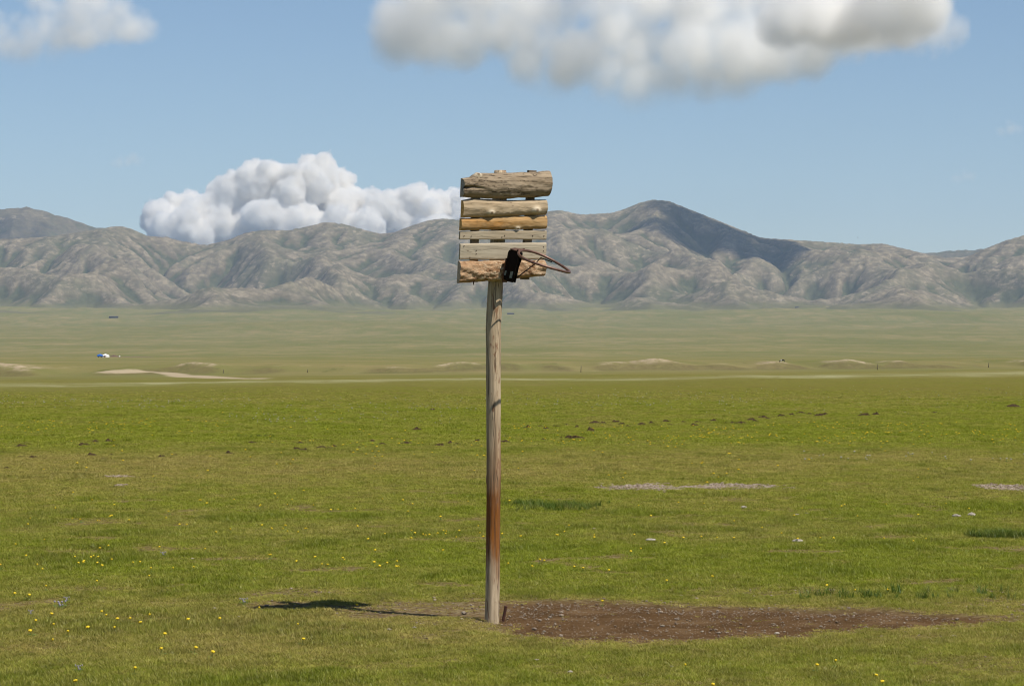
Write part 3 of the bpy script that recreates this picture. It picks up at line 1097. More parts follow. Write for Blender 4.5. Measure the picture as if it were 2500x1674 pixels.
def post_mat():
    m = NT('weathered_post')
    v = m.obj()
    sx = m.n('ShaderNodeSeparateXYZ')
    m.set(sx.inputs[0], v)
    z = sx.outputs[2]
    g1 = m.noise(m.mapv(v, (34, 34, 2.2)), 1.0, 5, 0.62, 0.5)
    g2 = m.noise(m.mapv(v, (120, 120, 7)), 1.0, 3, 0.6)
    wob = m.noise(m.mapv(v, (9, 9, 3.0)), 1.0, 4, 0.6)
    strk = m.noise(m.mapv(v, (30, 30, 1.0)), 1.0, 4, 0.6)
    zz = m.math('ADD', m.math('ADD', z, m.math('MULTIPLY', m.math('SUBTRACT', wob, 0.5), 0.6)), m.math('MULTIPLY', m.math('SUBTRACT', strk, 0.5), 0.55))
    t = m.math('DIVIDE', zz, 4.0, clamp=True)
    grey_d, grey_l = (0.38, 0.285, 0.175), (0.62, 0.50, 0.335)
    base = m.mix(m.remap(g1, 0.30, 0.68), grey_d, grey_l)
    # stained band where the bark came off last
    stain = m.ramp(t, [(0.0, 0.0), (0.07, 0.10), (0.12, 0.62), (0.165, 1.0), (0.26, 1.0), (0.31, 0.66), (0.37, 0.36), (0.45, 0.12)])
    warm = m.mix(m.remap(g1, 0.3, 0.7), (0.105, 0.034, 0.006), (0.285, 0.100, 0.014))
    col = m.mix(stain, base, warm)
    # clinging flecks of inner bark
    fl = m.noise(m.mapv(v, (24, 24, 5.5), (3, 7, 1)), 1.0, 4, 0.6, 0.4)
    col = m.mix(m.remap(fl, 0.585, 0.63, 0.0, 0.8), col, (0.20, 0.095, 0.045))
    col = m.mix(m.remap(g2, 0.40, 0.70, 0.0, 0.3), col, (0.17, 0.125, 0.085))
    h = m.math('ADD', m.math('MULTIPLY', g1, 0.7), m.math('MULTIPLY', g2, 0.3))
    ck = m.noise(m.mapv(v, (26, 26, 0.9), (5, 2, 1)), 1.0, 3, 0.5, 0.2)
    ckm = m.remap(m.math('ABSOLUTE', m.math('SUBTRACT', ck, 0.5)), 0.0, 0.02, 0.75, 0.0)
    col = m.mix(ckm, col, (0.07, 0.045, 0.028))
    m.bsdf(col, 0.8, m.bump(m.math('SUBTRACT', h, ckm), 0.7, 0.008), 0.2)
    return m.m


def steel_mat(name, c0, c1, rough=0.55, metal=0.3, spec=0.5):
    m = NT(name)
    v = m.obj()
    n = m.noise(v, 26.0, 6, 0.65)
    col = m.mix(m.remap(n, 0.35, 0.68), c0, c1)
    m.bsdf(col, m.remap(n, 0.3, 0.7, rough - 0.12, rough + 0.2), m.bump(n, 0.3, 0.002), spec, metal)
    return m.m


def tube(path, radii, seg=16, closed=False):
    """verts, faces of a swept tube"""
    P = [Vector(p) for p in path]
    n = len(P)
    verts, faces = [], []
    ref = None
    for i, p in enumerate(P):
        a = P[(i - 1) % n] if (closed or i > 0) else P[i]
        b = P[(i + 1) % n] if (closed or i < n - 1) else P[i]
        t = (b - a).normalized()
        if ref is None:
            ref = t.orthogonal().normalized()
        ref = (ref - t * ref.dot(t)).normalized()
        bi = t.cross(ref)
        r = radii[i] if hasattr(radii, '__len__') else radii
        for k in range(seg):
            w = 2 * math.pi * k / seg
            verts.append(p + (ref * math.cos(w) + bi * math.sin(w)) * r)
    m = n if closed else n - 1
    for i in range(m):
        for k in range(seg):
            j = (i + 1) % n
            faces.append((i * seg + k, i * seg + (k + 1) % seg, j * seg + (k + 1) % seg, j * seg + k))
    if not closed:
        faces.append(tuple(range(seg - 1, -1, -1)))
        faces.append(tuple((n - 1) * seg + k for k in range(seg)))
    return verts, faces


def slab(outline, th, axis_o, ax, ay, an):
    """extruded polygon: outline in (ax, ay), thickness th along an"""
    n = len(outline)
    v = [axis_o + ax * a + ay * b + an * (th / 2) for a, b in outline] + [axis_o + ax * a + ay * b - an * (th / 2) for a, b in outline]
    f = [tuple(range(n)), tuple(range(2 * n - 1, n - 1, -1))]
    for i in range(n):
        j = (i + 1) % n
        f.append((i, i + n, j + n, j))
    return v, f


def build_hoop():
    base = Vector(((1201 - CX) * S0, D0, 0.0))
    base.z = float(ground_z(base.x, base.y)) - 0.01
    hoop = empty('basketball_hoop', base)
    tag(hoop, 'homemade wooden basketball hoop on a tall log post', 'basketball hoop')

    def loc(px, v, y=0.0):
        """hoop-local point seen at pixel (px, v), y metres behind the post axis"""
        d = D0 + y
        return Vector(((px - CX) / F * d, d, CAMZ - (v - CY) / F * d)) - base

    # ---- post
    pts = [(1516, 1200.8, 35), (1500, 1201.2, 34.8), (1440, 1202.5, 34), (1370, 1203.2, 33.6), (1300, 1203.6, 33.6), (1160, 1205, 34), (1000, 1205.2, 34.4), (900, 1204.8, 34.8), (860, 1204.6, 35),
           (800, 1204.4, 36), (750, 1206.7, 36.6), (690, 1209.5, 35.4), (634, 1212, 34.5), (588, 1214.3, 34.4), (561, 1215.7, 34), (484, 1219.6, 34), (430, 1221, 32), (416, 1221.3, 27)]
    vv = np.array([p[0] for p in pts][::-1], float)
    cc = np.array([p[1] for p in pts][::-1])
    ww = np.array([p[2] for p in pts][::-1])
    zs = np.concatenate([np.linspace(1530, 416, 120)])
    seg = 32
    verts, faces = [], []
    for i, v in enumerate(zs):
        c = loc(np.interp(v, vv, cc), v)
        c.y = 0.0
        r = np.interp(v, vv, ww) / 2 * S0
        for k in range(seg):
            a = 2 * math.pi * k / seg
            rr = r * (1 + 0.03 * math.sin(2 * a + 0.6) + 0.02 * float(perlin(2.2 * math.cos(a) + 7, c.z * 1.3 + 2.2 * math.sin(a), 3)))
            rr += 0.0035 * float(perlin(math.cos(a) * 5, c.z * 2.1 + math.sin(a) * 5, 5))
            kn = math.exp(-((v - 1170) / 5.0) ** 2) * max(0, -math.cos(a)) ** 4 * 0.012
            verts.append((c.x + math.cos(a) * (rr + kn), c.y + math.sin(a) * rr, c.z))
    for i in range(len(zs) - 1):
        for k in range(seg):
            faces.append((i * seg + k, i * seg + (k + 1) % seg, (i + 1) * seg + (k + 1) % seg, (i + 1) * seg + k))
    faces.append(tuple((len(zs) - 1) * seg + k for k in range(seg)))
    mesh_obj('post', verts, faces, post_mat(), hoop)

    # ---- backboard frame
    a = R(30)
    uv = Vector((math.cos(a), math.sin(a), 0))
    wv = Vector((0.046, -0.045, 1)).normalized()
    uv = (uv - wv * uv.dot(wv)).normalized()
    nv = uv.cross(wv)                                # outward
    K = 4.9

    def crop(cx, cyy):
        return 1080 + cx / K, 390 + cyy / K
    ax = loc(*crop(660, 1500))
    O = ax + nv * 0.100
    # slide along u so that the plane point under crop x 700 is the origin

    def bp(cx, cyy, n=0.0):
        """(u, w) on the board's back plane (pushed out by n) seen at crop pixel"""
        px, v = crop(cx, cyy)
        dirv = Vector(((px - CX) / F, 1.0, -(v - CY) / F))
        cam_l = Vector((0, 0, CAMZ)) - base
        o = O + nv * n
        t = (o - cam_l).dot(nv) / dirv.dot(nv)
        p = cam_l + dirv * t - o
        return p.dot(uv), p.dot(wv)
    board = empty('backboard', parent=hoop)
    M = Matrix((uv, -nv, wv)).transposed().to_4x4()
    M.translation = O
    board.matrix_local = M

    endgrain = simple_mat('sawn_end', (0.62, 0.34, 0.11), 0.85, 0.35, 60.0)
    endgrey = simple_mat('weathered_end', (0.36, 0.28, 0.19), 0.9, 0.4, 60.0)

    def log(name, top, bot, thick, mat, endmat, power=0.75, seed=1, rough=0.003, lump=0.006, nu=90, nt=30, notch=None, knots=(), flat=False, label=None):
        """split log or board lying on the back plane; outline from crop pixels"""
        T = [bp(*p) for p in top]
        B_ = [bp(*p) for p in bot]
        u0 = (T[0][0] + B_[0][0]) / 2
        u1 = (T[-1][0] + B_[-1][0]) / 2
        us = np.linspace(u0, u1, nu)
        tu, tw = np.array([p[0] for p in T]), np.array([p[1] for p in T])
        bu, bw = np.array([p[0] for p in B_]), np.array([p[1] for p in B_])
        rg = np.random.RandomState(seed)
        verts, faces, fm = [], [], []
        th = np.linspace(-math.pi / 2, math.pi / 2, nt)
        for i, u in enumerate(us):
            wt = float(np.interp(u, tu, tw)) + rough * float(perlin(u * 9, seed * 3.1, seed))
            wb = float(np.interp(u, bu, bw)) + rough * float(perlin(u * 9 + 40, seed * 3.1, seed))
            mid, half = (wt + wb) / 2, (wt - wb) / 2
            tk = thick * (1 + 0.10 * float(perlin(u * 3.1, seed * 1.3, seed + 1)))
            for q in th:
                c, s = math.cos(q), math.sin(q)
                if flat:
                    n = tk * (0.0 if abs(s) >= 0.999999 else (1 - abs(s) ** 14) ** 0.5)
                    w = mid + half * s
                else:
                    n = tk * max(c, 0) ** power
                    w = mid + half * (abs(s) ** 1.05) * (1 if s > 0 else -1)
                f = min(1.0, c * 3)
                n += f * (lump * float(perlin(u * 8, w * 22, seed + 2)) + 0.4 * lump * float(perlin(u * 26, w * 70, seed + 3)))
                if notch:
                    wn, du, dep, wid = notch
                    wl = wn + 0.004 * math.sin(u * 30)
                    k = max(0.0, 1 - (u - u0) / du)
                    n -= f * dep * k * math.exp(-((w - wl) / (wid * (0.4 + 0.6 * k))) ** 2) if k > 0 else 0
                for (ku, kw, kr, kh) in knots:
                    n += kh * math.exp(-(((u - ku) / (kr * 1.3)) ** 2 + ((w - kw) / kr) ** 2))
                    w -= 0.3 * kh * math.exp(-(((u - ku) / (kr * 1.3)) ** 2 + ((w - kw) / kr) ** 2)) * (1 if s < -0.2 else 0)
                # ends slightly eased
                verts.append((u, -max(n, 0.0), w))
        for i in range(nu - 1):
            for k in range(nt - 1):
                faces.append((i * nt + k, i * nt + k + 1, (i + 1) * nt + k + 1, (i + 1) * nt + k))
                fm.append(0)
            faces.append((i * nt + nt - 1, i * nt, (i + 1) * nt, (i + 1) * nt + nt - 1))
            fm.append(0)
        # sawn ends: a small inset fan
        for (i0, sg) in ((0, -1), ((nu - 1), 1)):
            ring = [i0 * nt + k for k in range(nt)]
            cen = sum((Vector(verts[r]) for r in ring), Vector()) / nt
            ci = len(verts)
            verts.append((cen.x + sg * 0.003, cen.y, cen.z))
            for k in range(nt):
                r0, r1 = ring[k], ring[(k + 1) % nt]
                faces.append((ci, r1, r0) if sg < 0 else (ci, r0, r1))
                fm.append(1)
        o = mesh_obj(name, verts, faces, [mat, endmat], board, fmat=fm)
        me = o.data
        bm = bmesh.new()
        bm.from_mesh(me)
        bmesh.ops.recalc_face_normals(bm, faces=bm.faces)
        for e in bm.edges:
            if len(e.link_faces) == 2 and e.link_faces[0].material_index != e.link_faces[1].material_index:
                e.smooth = False
        bm.to_mesh(me)
        bm.free()
        kn_ = [max([math.exp(-(((p.co.x - k[0]) / (k[2] * 1.5)) ** 2 + ((p.co.z - k[1]) / (k[2] * 1.1)) ** 2)) for k in knots] + [0.0]) for p in me.vertices]
        fattr(o, 'knot', kn_)
        if label:
            o['label'] = label
        return o

    w_grey = wood_mat('silvered_log', (0.42, 0.330, 0.225), (0.22, 0.160, 0.102), (0.27, 0.185, 0.10), 0.3, 1.0, 0.95, 1.3)
    w_tan = wood_mat('bleached_log', (0.53, 0.415, 0.275), (0.33, 0.245, 0.15), (0.40, 0.26, 0.125), 0.3, 0.6, 0.4, 4.1)
    w_org = wood_mat('orange_log', (0.54, 0.37, 0.19), (0.36, 0.20, 0.07), (0.40, 0.17, 0.030), 0.7, 0.6, 0.3, 7.7)
    w_pl1 = wood_mat('sawn_plank', (0.48, 0.40, 0.285), (0.35, 0.285, 0.195), (0.38, 0.25, 0.13), 0.25, 0.4, 0.25, 11.2)
    w_pl2 = wood_mat('sawn_plank_pale', (0.50, 0.43, 0.315), (0.38, 0.32, 0.23), (0.42, 0.30, 0.18), 0.2, 0.35, 0.3, 15.9)
    bark = bark_mat()
    n1 = bp(260, 326)
    kA, kB, kC, kD = bp(545, 630), bp(1085, 600), bp(880, 822), bp(850, 300)
    log('split_log', [(215, 222), (320, 208), (360, 175), (392, 150), (440, 160), (700, 157), (900, 152), (1130, 148), (1200, 132), (1258, 130)],
        [(215, 448), (400, 460), (700, 472), (900, 456), (1100, 452), (1258, 438)], 0.085, w_grey, endgrey, 0.8, 1, 0.004, 0.007, 110, 40,
        notch=(n1[1], 0.20, 0.075, 0.010), knots=((bp(395, 170)[0], bp(395, 170)[1], 0.022, 0.02),), label='thick silvered split log with a deep crack in its end')
    log('split_log', [(220, 487), (350, 458), (550, 470), (750, 488), (900, 482), (1222, 478)], [(220, 693), (500, 689), (600, 683), (900, 669), (1222, 662)], 0.058, w_tan, endgrain, 0.7, 2,
        0.003, 0.004, knots=((kA[0], kA[1], 0.026, 0.020), (kB[0], kB[1], 0.030, 0.024)), label='bleached split log with two knots')
    log('split_log', [(203, 702), (400, 693), (600, 683), (800, 668), (1228, 668)], [(203, 846), (500, 839), (800, 833), (1228, 828)], 0.042, w_org, endgrain, 0.7, 3,
        0.003, 0.004, knots=((kC[0], kC[1], 0.020, 0.012),), label='orange stained split log')
    log('plank', [(198, 858), (600, 846), (1232, 845)], [(198, 955), (1232, 957)], 0.022, w_pl1, endgrey, 1, 4, 0.0015, 0.0006, flat=True)
    log('plank', [(200, 1003), (600, 996), (1228, 990)], [(200, 1194), (700, 1198), (1228, 1195)], 0.022, w_pl2, endgrey, 1, 5, 0.0015, 0.0006, flat=True)
    log('split_log', [(178, 1212), (600, 1206), (1203, 1200)], [(178, 1473), (500, 1456), (800, 1431), (1203, 1388)], 0.062, bark, simple_mat('grey_end', (0.42, 0.32, 0.23), 0.9, 0.3, 60), 0.7, 6,
        0.006, 0.013, 120, 36, label='rough bark covered split log')

    # battens that carry the boards
    w_bat = wood_mat('batten_wood', (0.24, 0.18, 0.12), (0.13, 0.095, 0.065), (0.2, 0.12, 0.06), 0.3, 0.5, 0.3, 21.0)
    for (xa, ya, xb, yb, wd) in ((408, 190, 370, 1462, 0.066), (1072, 128, 986, 1432, 0.068)):
        # centre line at the back of the boards, moved back with the plane
        ua, wa = bp(xa, ya, -0.02)
        ub, wb = bp(xb, yb, -0.02)
        vs_, fs = [], []
        for j, t in enumerate(np.linspace(0, 1, 14)):
            u, w = ua + (ub - ua) * t, wa + (wb - wa) * t
            hw = wd / 2 * (1 + 0.08 * float(perlin(t * 5, ua * 9, 8)))
            for (du, dn) in ((-hw, 0.002), (hw, 0.002), (hw * 1.0, 0.040), (-hw, 0.040)):
                vs_.append((u + du, dn, w))
        for j in range(13):
            for k in range(4):
                fs.append((j * 4 + k, j * 4 + (k + 1) % 4, (j + 1) * 4 + (k + 1) % 4, (j + 1) * 4 + k))
        fs += [(3, 2, 1, 0), (52, 53, 54, 55)]
        mesh_obj('batten', vs_, fs, w_bat, board, smooth=False)
    # nails: heads on the planks and the long one poking out below
    m_nail = steel_mat('rusty_nail', (0.05, 0.03, 0.022), (0.13, 0.06, 0.035), 0.6, 0.4)
    for (cx, cyy, n) in ((260, 910, .023), (345, 915, .023), (745, 905, .023), (712, 925, .023), (1080, 907, .023), (1215, 910, .023), (260, 1030, .023), (405, 1085, .023),
                         (405, 1125, .023), (1210, 1040, .023), (1208, 1090, .023), (330, 1168, .023)):
        u, w = bp(cx, cyy, n)
        v_, f_ = tube([(u, 0, w), (u, -(n + 0.004), w)], 0.0042, 8)
        mesh_obj('nail', v_, f_, m_nail, board)
    u, w = bp(376, 1440, 0.02)
    v_, f_ = tube([(u, -0.02, w), (u - 0.002, -0.022, w - 0.03), (u - 0.001, -0.03, w - 0.042)], [0.005, 0.005, 0.003], 8)
    mesh_obj('nail', v_, f_, m_nail, board)

    # ---- ring, bracket and braces
    ring = empty('ring', parent=hoop)
    rust = steel_mat('rusted_ring_steel', (0.115, 0.058, 0.042), (0.21, 0.115, 0.085), 0.42, 0.45)
    black = steel_mat('blackened_bracket', (0.005, 0.004, 0.004), (0.016, 0.009, 0.007), 0.8, 0.0, 0.12)
    pb = bp(752, 1425, 0.066)
    Bp = O + uv * pb[0] + wv * pb[1] + nv * 0.066
    ta, tt = R(60), R(24)
    out = Vector((math.cos(tt) * math.sin(ta), -math.cos(tt) * math.cos(ta), -math.sin(tt)))
    N = Vector((math.sin(tt) * math.sin(ta), -math.sin(tt) * math.cos(ta), math.cos(tt)))
    side = N.cross(out)
    yc = Bp.y - 0.195
    Cc = loc(1329, 639, yc)
    Rr = 0.2275

    def rp(phi, dz=0.0, rad=None):
        rad = rad or Rr
        return Cc + (out * -math.cos(phi) + side * math.sin(phi)) * rad + N * dz
    # a bent, slightly out-of-round hoop
    path = []
    for k in range(72):
        ph = 2 * math.pi * k / 72
        path.append(rp(ph, 0.010 * math.sin(2 * ph + 0.5), Rr * (1 + 0.012 * math.cos(2 * ph + 1.0))))
    v_, f_ = tube(path, 0.0112, 14, True)
    rim = mesh_obj('rim', v_, f_, rust, ring)

    ba, bt = R(44), R(13)
    bo = Vector((math.sin(ba) * math.cos(bt), -math.cos(ba) * math.cos(bt), -math.sin(bt)))
    bu_ = Vector((math.sin(ba) * math.sin(bt), -math.cos(ba) * math.sin(bt), math.cos(bt)))
    bs = bo.cross(bu_)          # points to the board's left or right
    arc = [(0.045 - 0.045 * math.cos(t), 0.215 + 0.045 * math.sin(t)) for t in np.linspace(0, math.pi / 2, 8)]
    outline = [(0.0, 0.0)] + arc + [(0.10, 0.262), (0.142, 0.250), (0.140, 0.19), (0.122, 0.12), (0.118, 0.05), (0.112, -0.008), (0.05, -0.012)]
    for sg in (-1, 1):
        v_, f_ = slab(outline, 0.005, Bp + bs * (0.016 * sg), bo, bu_, bs)
        mesh_obj('gusset', v_, f_, black, ring, smooth=False)
    # folded back flange and its curved top
    v_, f_ = slab([(-0.03, -0.03), (0.03, -0.03), (0.028, 0.18), (-0.028, 0.18)], 0.006, Bp - bo * 0.004, bs, bu_, bo)
    mesh_obj('flange', v_, f_, steel_mat('rusty_flange', (0.07, 0.03, 0.02), (0.20, 0.085, 0.04), 0.6, 0.2), ring, smooth=False)
    web = [(0.0, 0.02)] + arc + [(0.10, 0.262), (0.142, 0.250)]
    vs_, fs = [], []
    for (n, h) in web:
        for e, o2 in ((-0.0185, 0.0), (0.0185, 0.0), (0.0185, -0.004), (-0.0185, -0.004)):
            vs_.append(Bp + bo * n + bu_ * (h + 0.0035 + o2) + bs * e)
    for j in range(len(web) - 1):
        for k in range(4):
            fs.append((j * 4 + k, j * 4 + (k + 1) % 4, (j + 1) * 4 + (k + 1) % 4, (j + 1) * 4 + k))
    mesh_obj('web', vs_, fs, black, ring, smooth=False)
    # rusty tongue from the bracket to the rim
    p0 = Bp + bo * 0.03 + bu_ * 0.270
    p1 = Bp + bo * 0.115 + bu_ * 0.271
    vs_, fs = [], []
    rows = []
    for t in np.linspace(0, 1, 10):
        if t < 0.45:
            c = p0.lerp(p1, t / 0.45)
            hw = 0.030 + 0.012 * t
            sd = bs
        else:
            q = (t - 0.45) / 0.55
            c = p1.lerp(rp(0), q) + Vector((0, 0, 0.012 * math.sin(q * math.pi)))
            hw = 0.036 + 0.02 * q
            sd = bs.lerp(-side if bs.dot(side) < 0 else side, q).normalized()
        up = N if t > 0.5 else bu_
        fz = Vector((0, 0, 0.022 * min(1.0, 0.3 + t) * (1 - 0.8 * t)))
        fs_, ns_ = (sd, -sd) if sd.y > 0 else (-sd, sd)
        rows.append([c + ns_ * hw - fz * 0.25, c + fs_ * hw + fz, c + fs_ * hw + fz - up * 0.005, c + ns_ * hw - fz * 0.25 - up * 0.005])
    for r in rows:
        vs_ += r
    for j in range(len(rows) - 1):
        for k in range(4):
            fs.append((j * 4 + k, j * 4 + (k + 1) % 4, (j + 1) * 4 + (k + 1) % 4, (j + 1) * 4 + k))
    fs += [(3, 2, 1, 0), tuple(len(vs_) - 4 + k for k in range(4))]
    mesh_obj('tongue', vs_, fs, rust, ring, smooth=False)
    # braces under the rim
    foot = Bp + bo * 0.105 + bu_ * 0.015
    for ph in (R(52), R(-46)):
        e = rp(ph, -0.018)
        e2 = rp(ph + math.copysign(R(26), ph), -0.018)
        mid = foot.lerp(e, 0.80) + Vector((0, 0, -0.012))
        v_, f_ = tube([foot, foot.lerp(mid, 0.5), mid, e, e2], 0.0052, 10)
        mesh_obj('brace', v_, f_, black, ring)
    # two small pale plates on the bracket foot
    pale = simple_mat('pale_plate_grey', (0.20, 0.225, 0.215), 0.8, 0.5, 60)
    for (n0, n1_, h0, h1, sg) in ((0.066, 0.098, 0.022, 0.085, 1), (-0.002, 0.020, 0.03, 0.075, 1)):
        sgn = 1 if bs.x < 0 else -1
        v_, f_ = slab([(n0, h0), (n1_, h0 + 0.006), (n1_ + 0.004, h1), (n0 + 0.006, h1 - 0.004)], 0.002, Bp + bs * (sgn * 0.0205), bo, bu_, bs)
        mesh_obj('pale_plate', v_, f_, pale, ring, smooth=False)
    return hoop


hoop = build_hoop()


def build_stake():
    p = ray(1228, 1507, 20, 30)
    st = empty('iron_stake', p)
    tag(st, 'short rusty iron stake leaning in the soil beside the post foot', 'stake')
    a = Vector((0, 0, -0.03))
    b = Vector((0.026, -0.01, 0.103))
    ax = (b - a).normalized()
    e1 = ax.cross(Vector((0, 1, 0))).normalized()
    e2 = ax.cross(e1)
    vs_, fs = [], []
    rows = [(0, 1), (0.9, 1.0), (0.97, 1.15), (1.0, 0.95)]
    for t, s in rows:
        for k in range(8):
            w = 2 * math.pi * (k + 0.5) / 8
            vs_.append(a.lerp(b, t) + e1 * math.cos(w) * 0.0135 * s + e2 * math.sin(w) * 0.009 * s)
    for j in range(len(rows) - 1):
        for k in range(8):
            fs.append((j * 8 + k, j * 8 + (k + 1) % 8, (j + 1) * 8 + (k + 1) % 8, (j + 1) * 8 + k))
    fs.append(tuple(24 + k for k in range(8)))
    mesh_obj('shaft', vs_, fs, steel_mat('stake_rust', (0.035, 0.016, 0.012), (0.12, 0.045, 0.025), 0.7, 0.2), st, smooth=False)


build_stake()

# ------------------------------------------------------------------ grass
def grass_mat(name, dry_attr=True, lush=((0.185, 0.222, 0.014), (0.275, 0.312, 0.022)), dryc=((0.32, 0.262, 0.060), (0.44, 0.355, 0.115))):
    m = NT(name)
    oi = m.n('ShaderNodeObjectInfo')
    rnd = oi.outputs['Random']
    dry = m.attr('dry', 'INSTANCER')
    dm = m.math('ADD', dry, m.math('MULTIPLY', m.math('SUBTRACT', rnd, 0.5), 0.55), clamp=True)
    rnd2 = m.math('FRACT', m.math('MULTIPLY', rnd, 17.3))
    c = m.mix(dm, m.mix(rnd2, *lush), m.mix(rnd2, *dryc))
    hs = m.n('ShaderNodeHueSaturation')
    m.set(hs.inputs['Color'], c)
    m.set(hs.inputs['Value'], m.remap(m.attr('tone', 'INSTANCER'), 0.0, 1.0, 0.55, 1.5))
    c = hs.outputs[0]
    di = m.n('ShaderNodeBsdfDiffuse')
    tr = m.n('ShaderNodeBsdfTranslucent')
    gl = m.n('ShaderNodeBsdfGlossy')
    gl.inputs['Roughness'].default_value = 0.45
    gl.inputs['Color'].default_value = (0.9, 0.95, 0.8, 1)
    m.set(di.inputs[0], c)
    m.set(tr.inputs[0], c)
    mx = m.n('ShaderNodeMixShader')
    mx.inputs[0].default_value = 0.42
    m.t.links.new(di.outputs[0], mx.inputs[1])
    m.t.links.new(tr.outputs[0], mx.inputs[2])
    m2 = m.n('ShaderNodeMixShader')
    m2.inputs[0].default_value = 0.015
    m.t.links.new(mx.outputs[0], m2.inputs[1])
    m.t.links.new(gl.outputs[0], m2.inputs[2])
    m.t.links.new(m2.outputs[0], m.out.inputs['Surface'])
    return m.m


def tuft_mesh(name, seed, blades, h0, h1, w, spread, mat):
    rg = random.Random(seed)
    vs_, fs = [], []
    for b in range(blades):
        a = rg.uniform(0, 2 * math.pi)
        r = spread * math.sqrt(rg.random())
        bx, by = r * math.cos(a), r * math.sin(a)
        h = rg.uniform(h0, h1)
        la = rg.uniform(0, 2 * math.pi)
        lean = rg.uniform(0.3, 1.5) * h
        dx, dy = math.cos(la), math.sin(la)
        sx, sy = -dy, dx
        ww = w * rg.uniform(0.7, 1.3)
        i = len(vs_)
        for t, k in ((0, 0.9), (0.5, 1.0)):
            ox, oy, oz = bx + dx * lean * t * t, by + dy * lean * t * t, h * t - 0.004
            vs_.append((ox - sx * ww * k, oy - sy * ww * k, oz))
            vs_.append((ox + sx * ww * k, oy + sy * ww * k, oz))
        vs_.append((bx + dx * lean, by + dy * lean, h * 0.92))
        fs += [(i, i + 1, i + 3, i + 2), (i + 2, i + 3, i + 4)]
    o = mesh_obj(name, vs_, fs, mat, linkit=False)
    return o


def instancer(name, P, rot, scl, objs, attrs, seed=0):
    """one object: a point cloud that carries instanced tufts (uncountable stuff)"""
    col = bpy.data.collections.new(name + '_kinds')
    for o in objs:
        col.objects.link(o)
    me = bpy.data.meshes.new(name)
    me.vertices.add(len(P))
    me.vertices.foreach_set('co', np.asarray(P, np.float32).reshape(-1))
    me.update()
    o = bpy.data.objects.new(name, me)
    link(o)
    fattr(o, 'rz', rot)
    a = me.attributes.new('scl', 'FLOAT_VECTOR', 'POINT')
    a.data.foreach_set('vector', np.asarray(scl, np.float32).reshape(-1))
    rs = np.random.RandomState(seed)
    ai = me.attributes.new('kind_i', 'INT', 'POINT')
    ai.data.foreach_set('value', rs.randint(0, len(objs), len(P)).astype(np.int32))
    for k, v in attrs.items():
        fattr(o, k, v)
    t = bpy.data.node_groups.new(name + '_scatter', 'GeometryNodeTree')
    t.interface.new_socket('Geometry', in_out='INPUT', socket_type='NodeSocketGeometry')
    t.interface.new_socket('Geometry', in_out='OUTPUT', socket_type='NodeSocketGeometry')
    N, L = t.nodes, t.links
    gi, go = N.new('NodeGroupInput'), N.new('NodeGroupOutput')
    ci = N.new('GeometryNodeCollectionInfo')
    ci.inputs['Collection'].default_value = col
    ci.inputs['Separate Children'].default_value = True
    ci.inputs['Reset Children'].default_value = True
    ip = N.new('GeometryNodeInstanceOnPoints')
    ip.inputs['Pick Instance'].default_value = True

    def na(nm, ty):
        q = N.new('GeometryNodeInputNamedAttribute')
        q.data_type = ty
        q.inputs[0].default_value = nm
        return q.outputs[0]
    cx = N.new('ShaderNodeCombineXYZ')
    L.new(na('rz', 'FLOAT'), cx.inputs[2])
    L.new(gi.outputs[0], ip.inputs['Points'])
    L.new(ci.outputs[0], ip.inputs['Instance'])
    L.new(na('kind_i', 'INT'), ip.inputs['Instance Index'])
    L.new(cx.outputs[0], ip.inputs['Rotation'])
    L.new(na('scl', 'FLOAT_VECTOR'), ip.inputs['Scale'])
    L.new(ip.outputs[0], go.inputs[0])
    md = o.modifiers.new('scatter', 'NODES')
    md.node_group = t
    tag(o, kind='stuff')
    return o


def fan_points(rs, r0, r1, dens, half=R(12.6)):
    n = int(dens * 0.5 * (r1 * r1 - r0 * r0) * 2 * half)
    r = np.sqrt(rs.uniform(r0 * r0, r1 * r1, n))
    a = rs.uniform(-half, half, n)
    return np.sin(a) * r, np.cos(a) * r


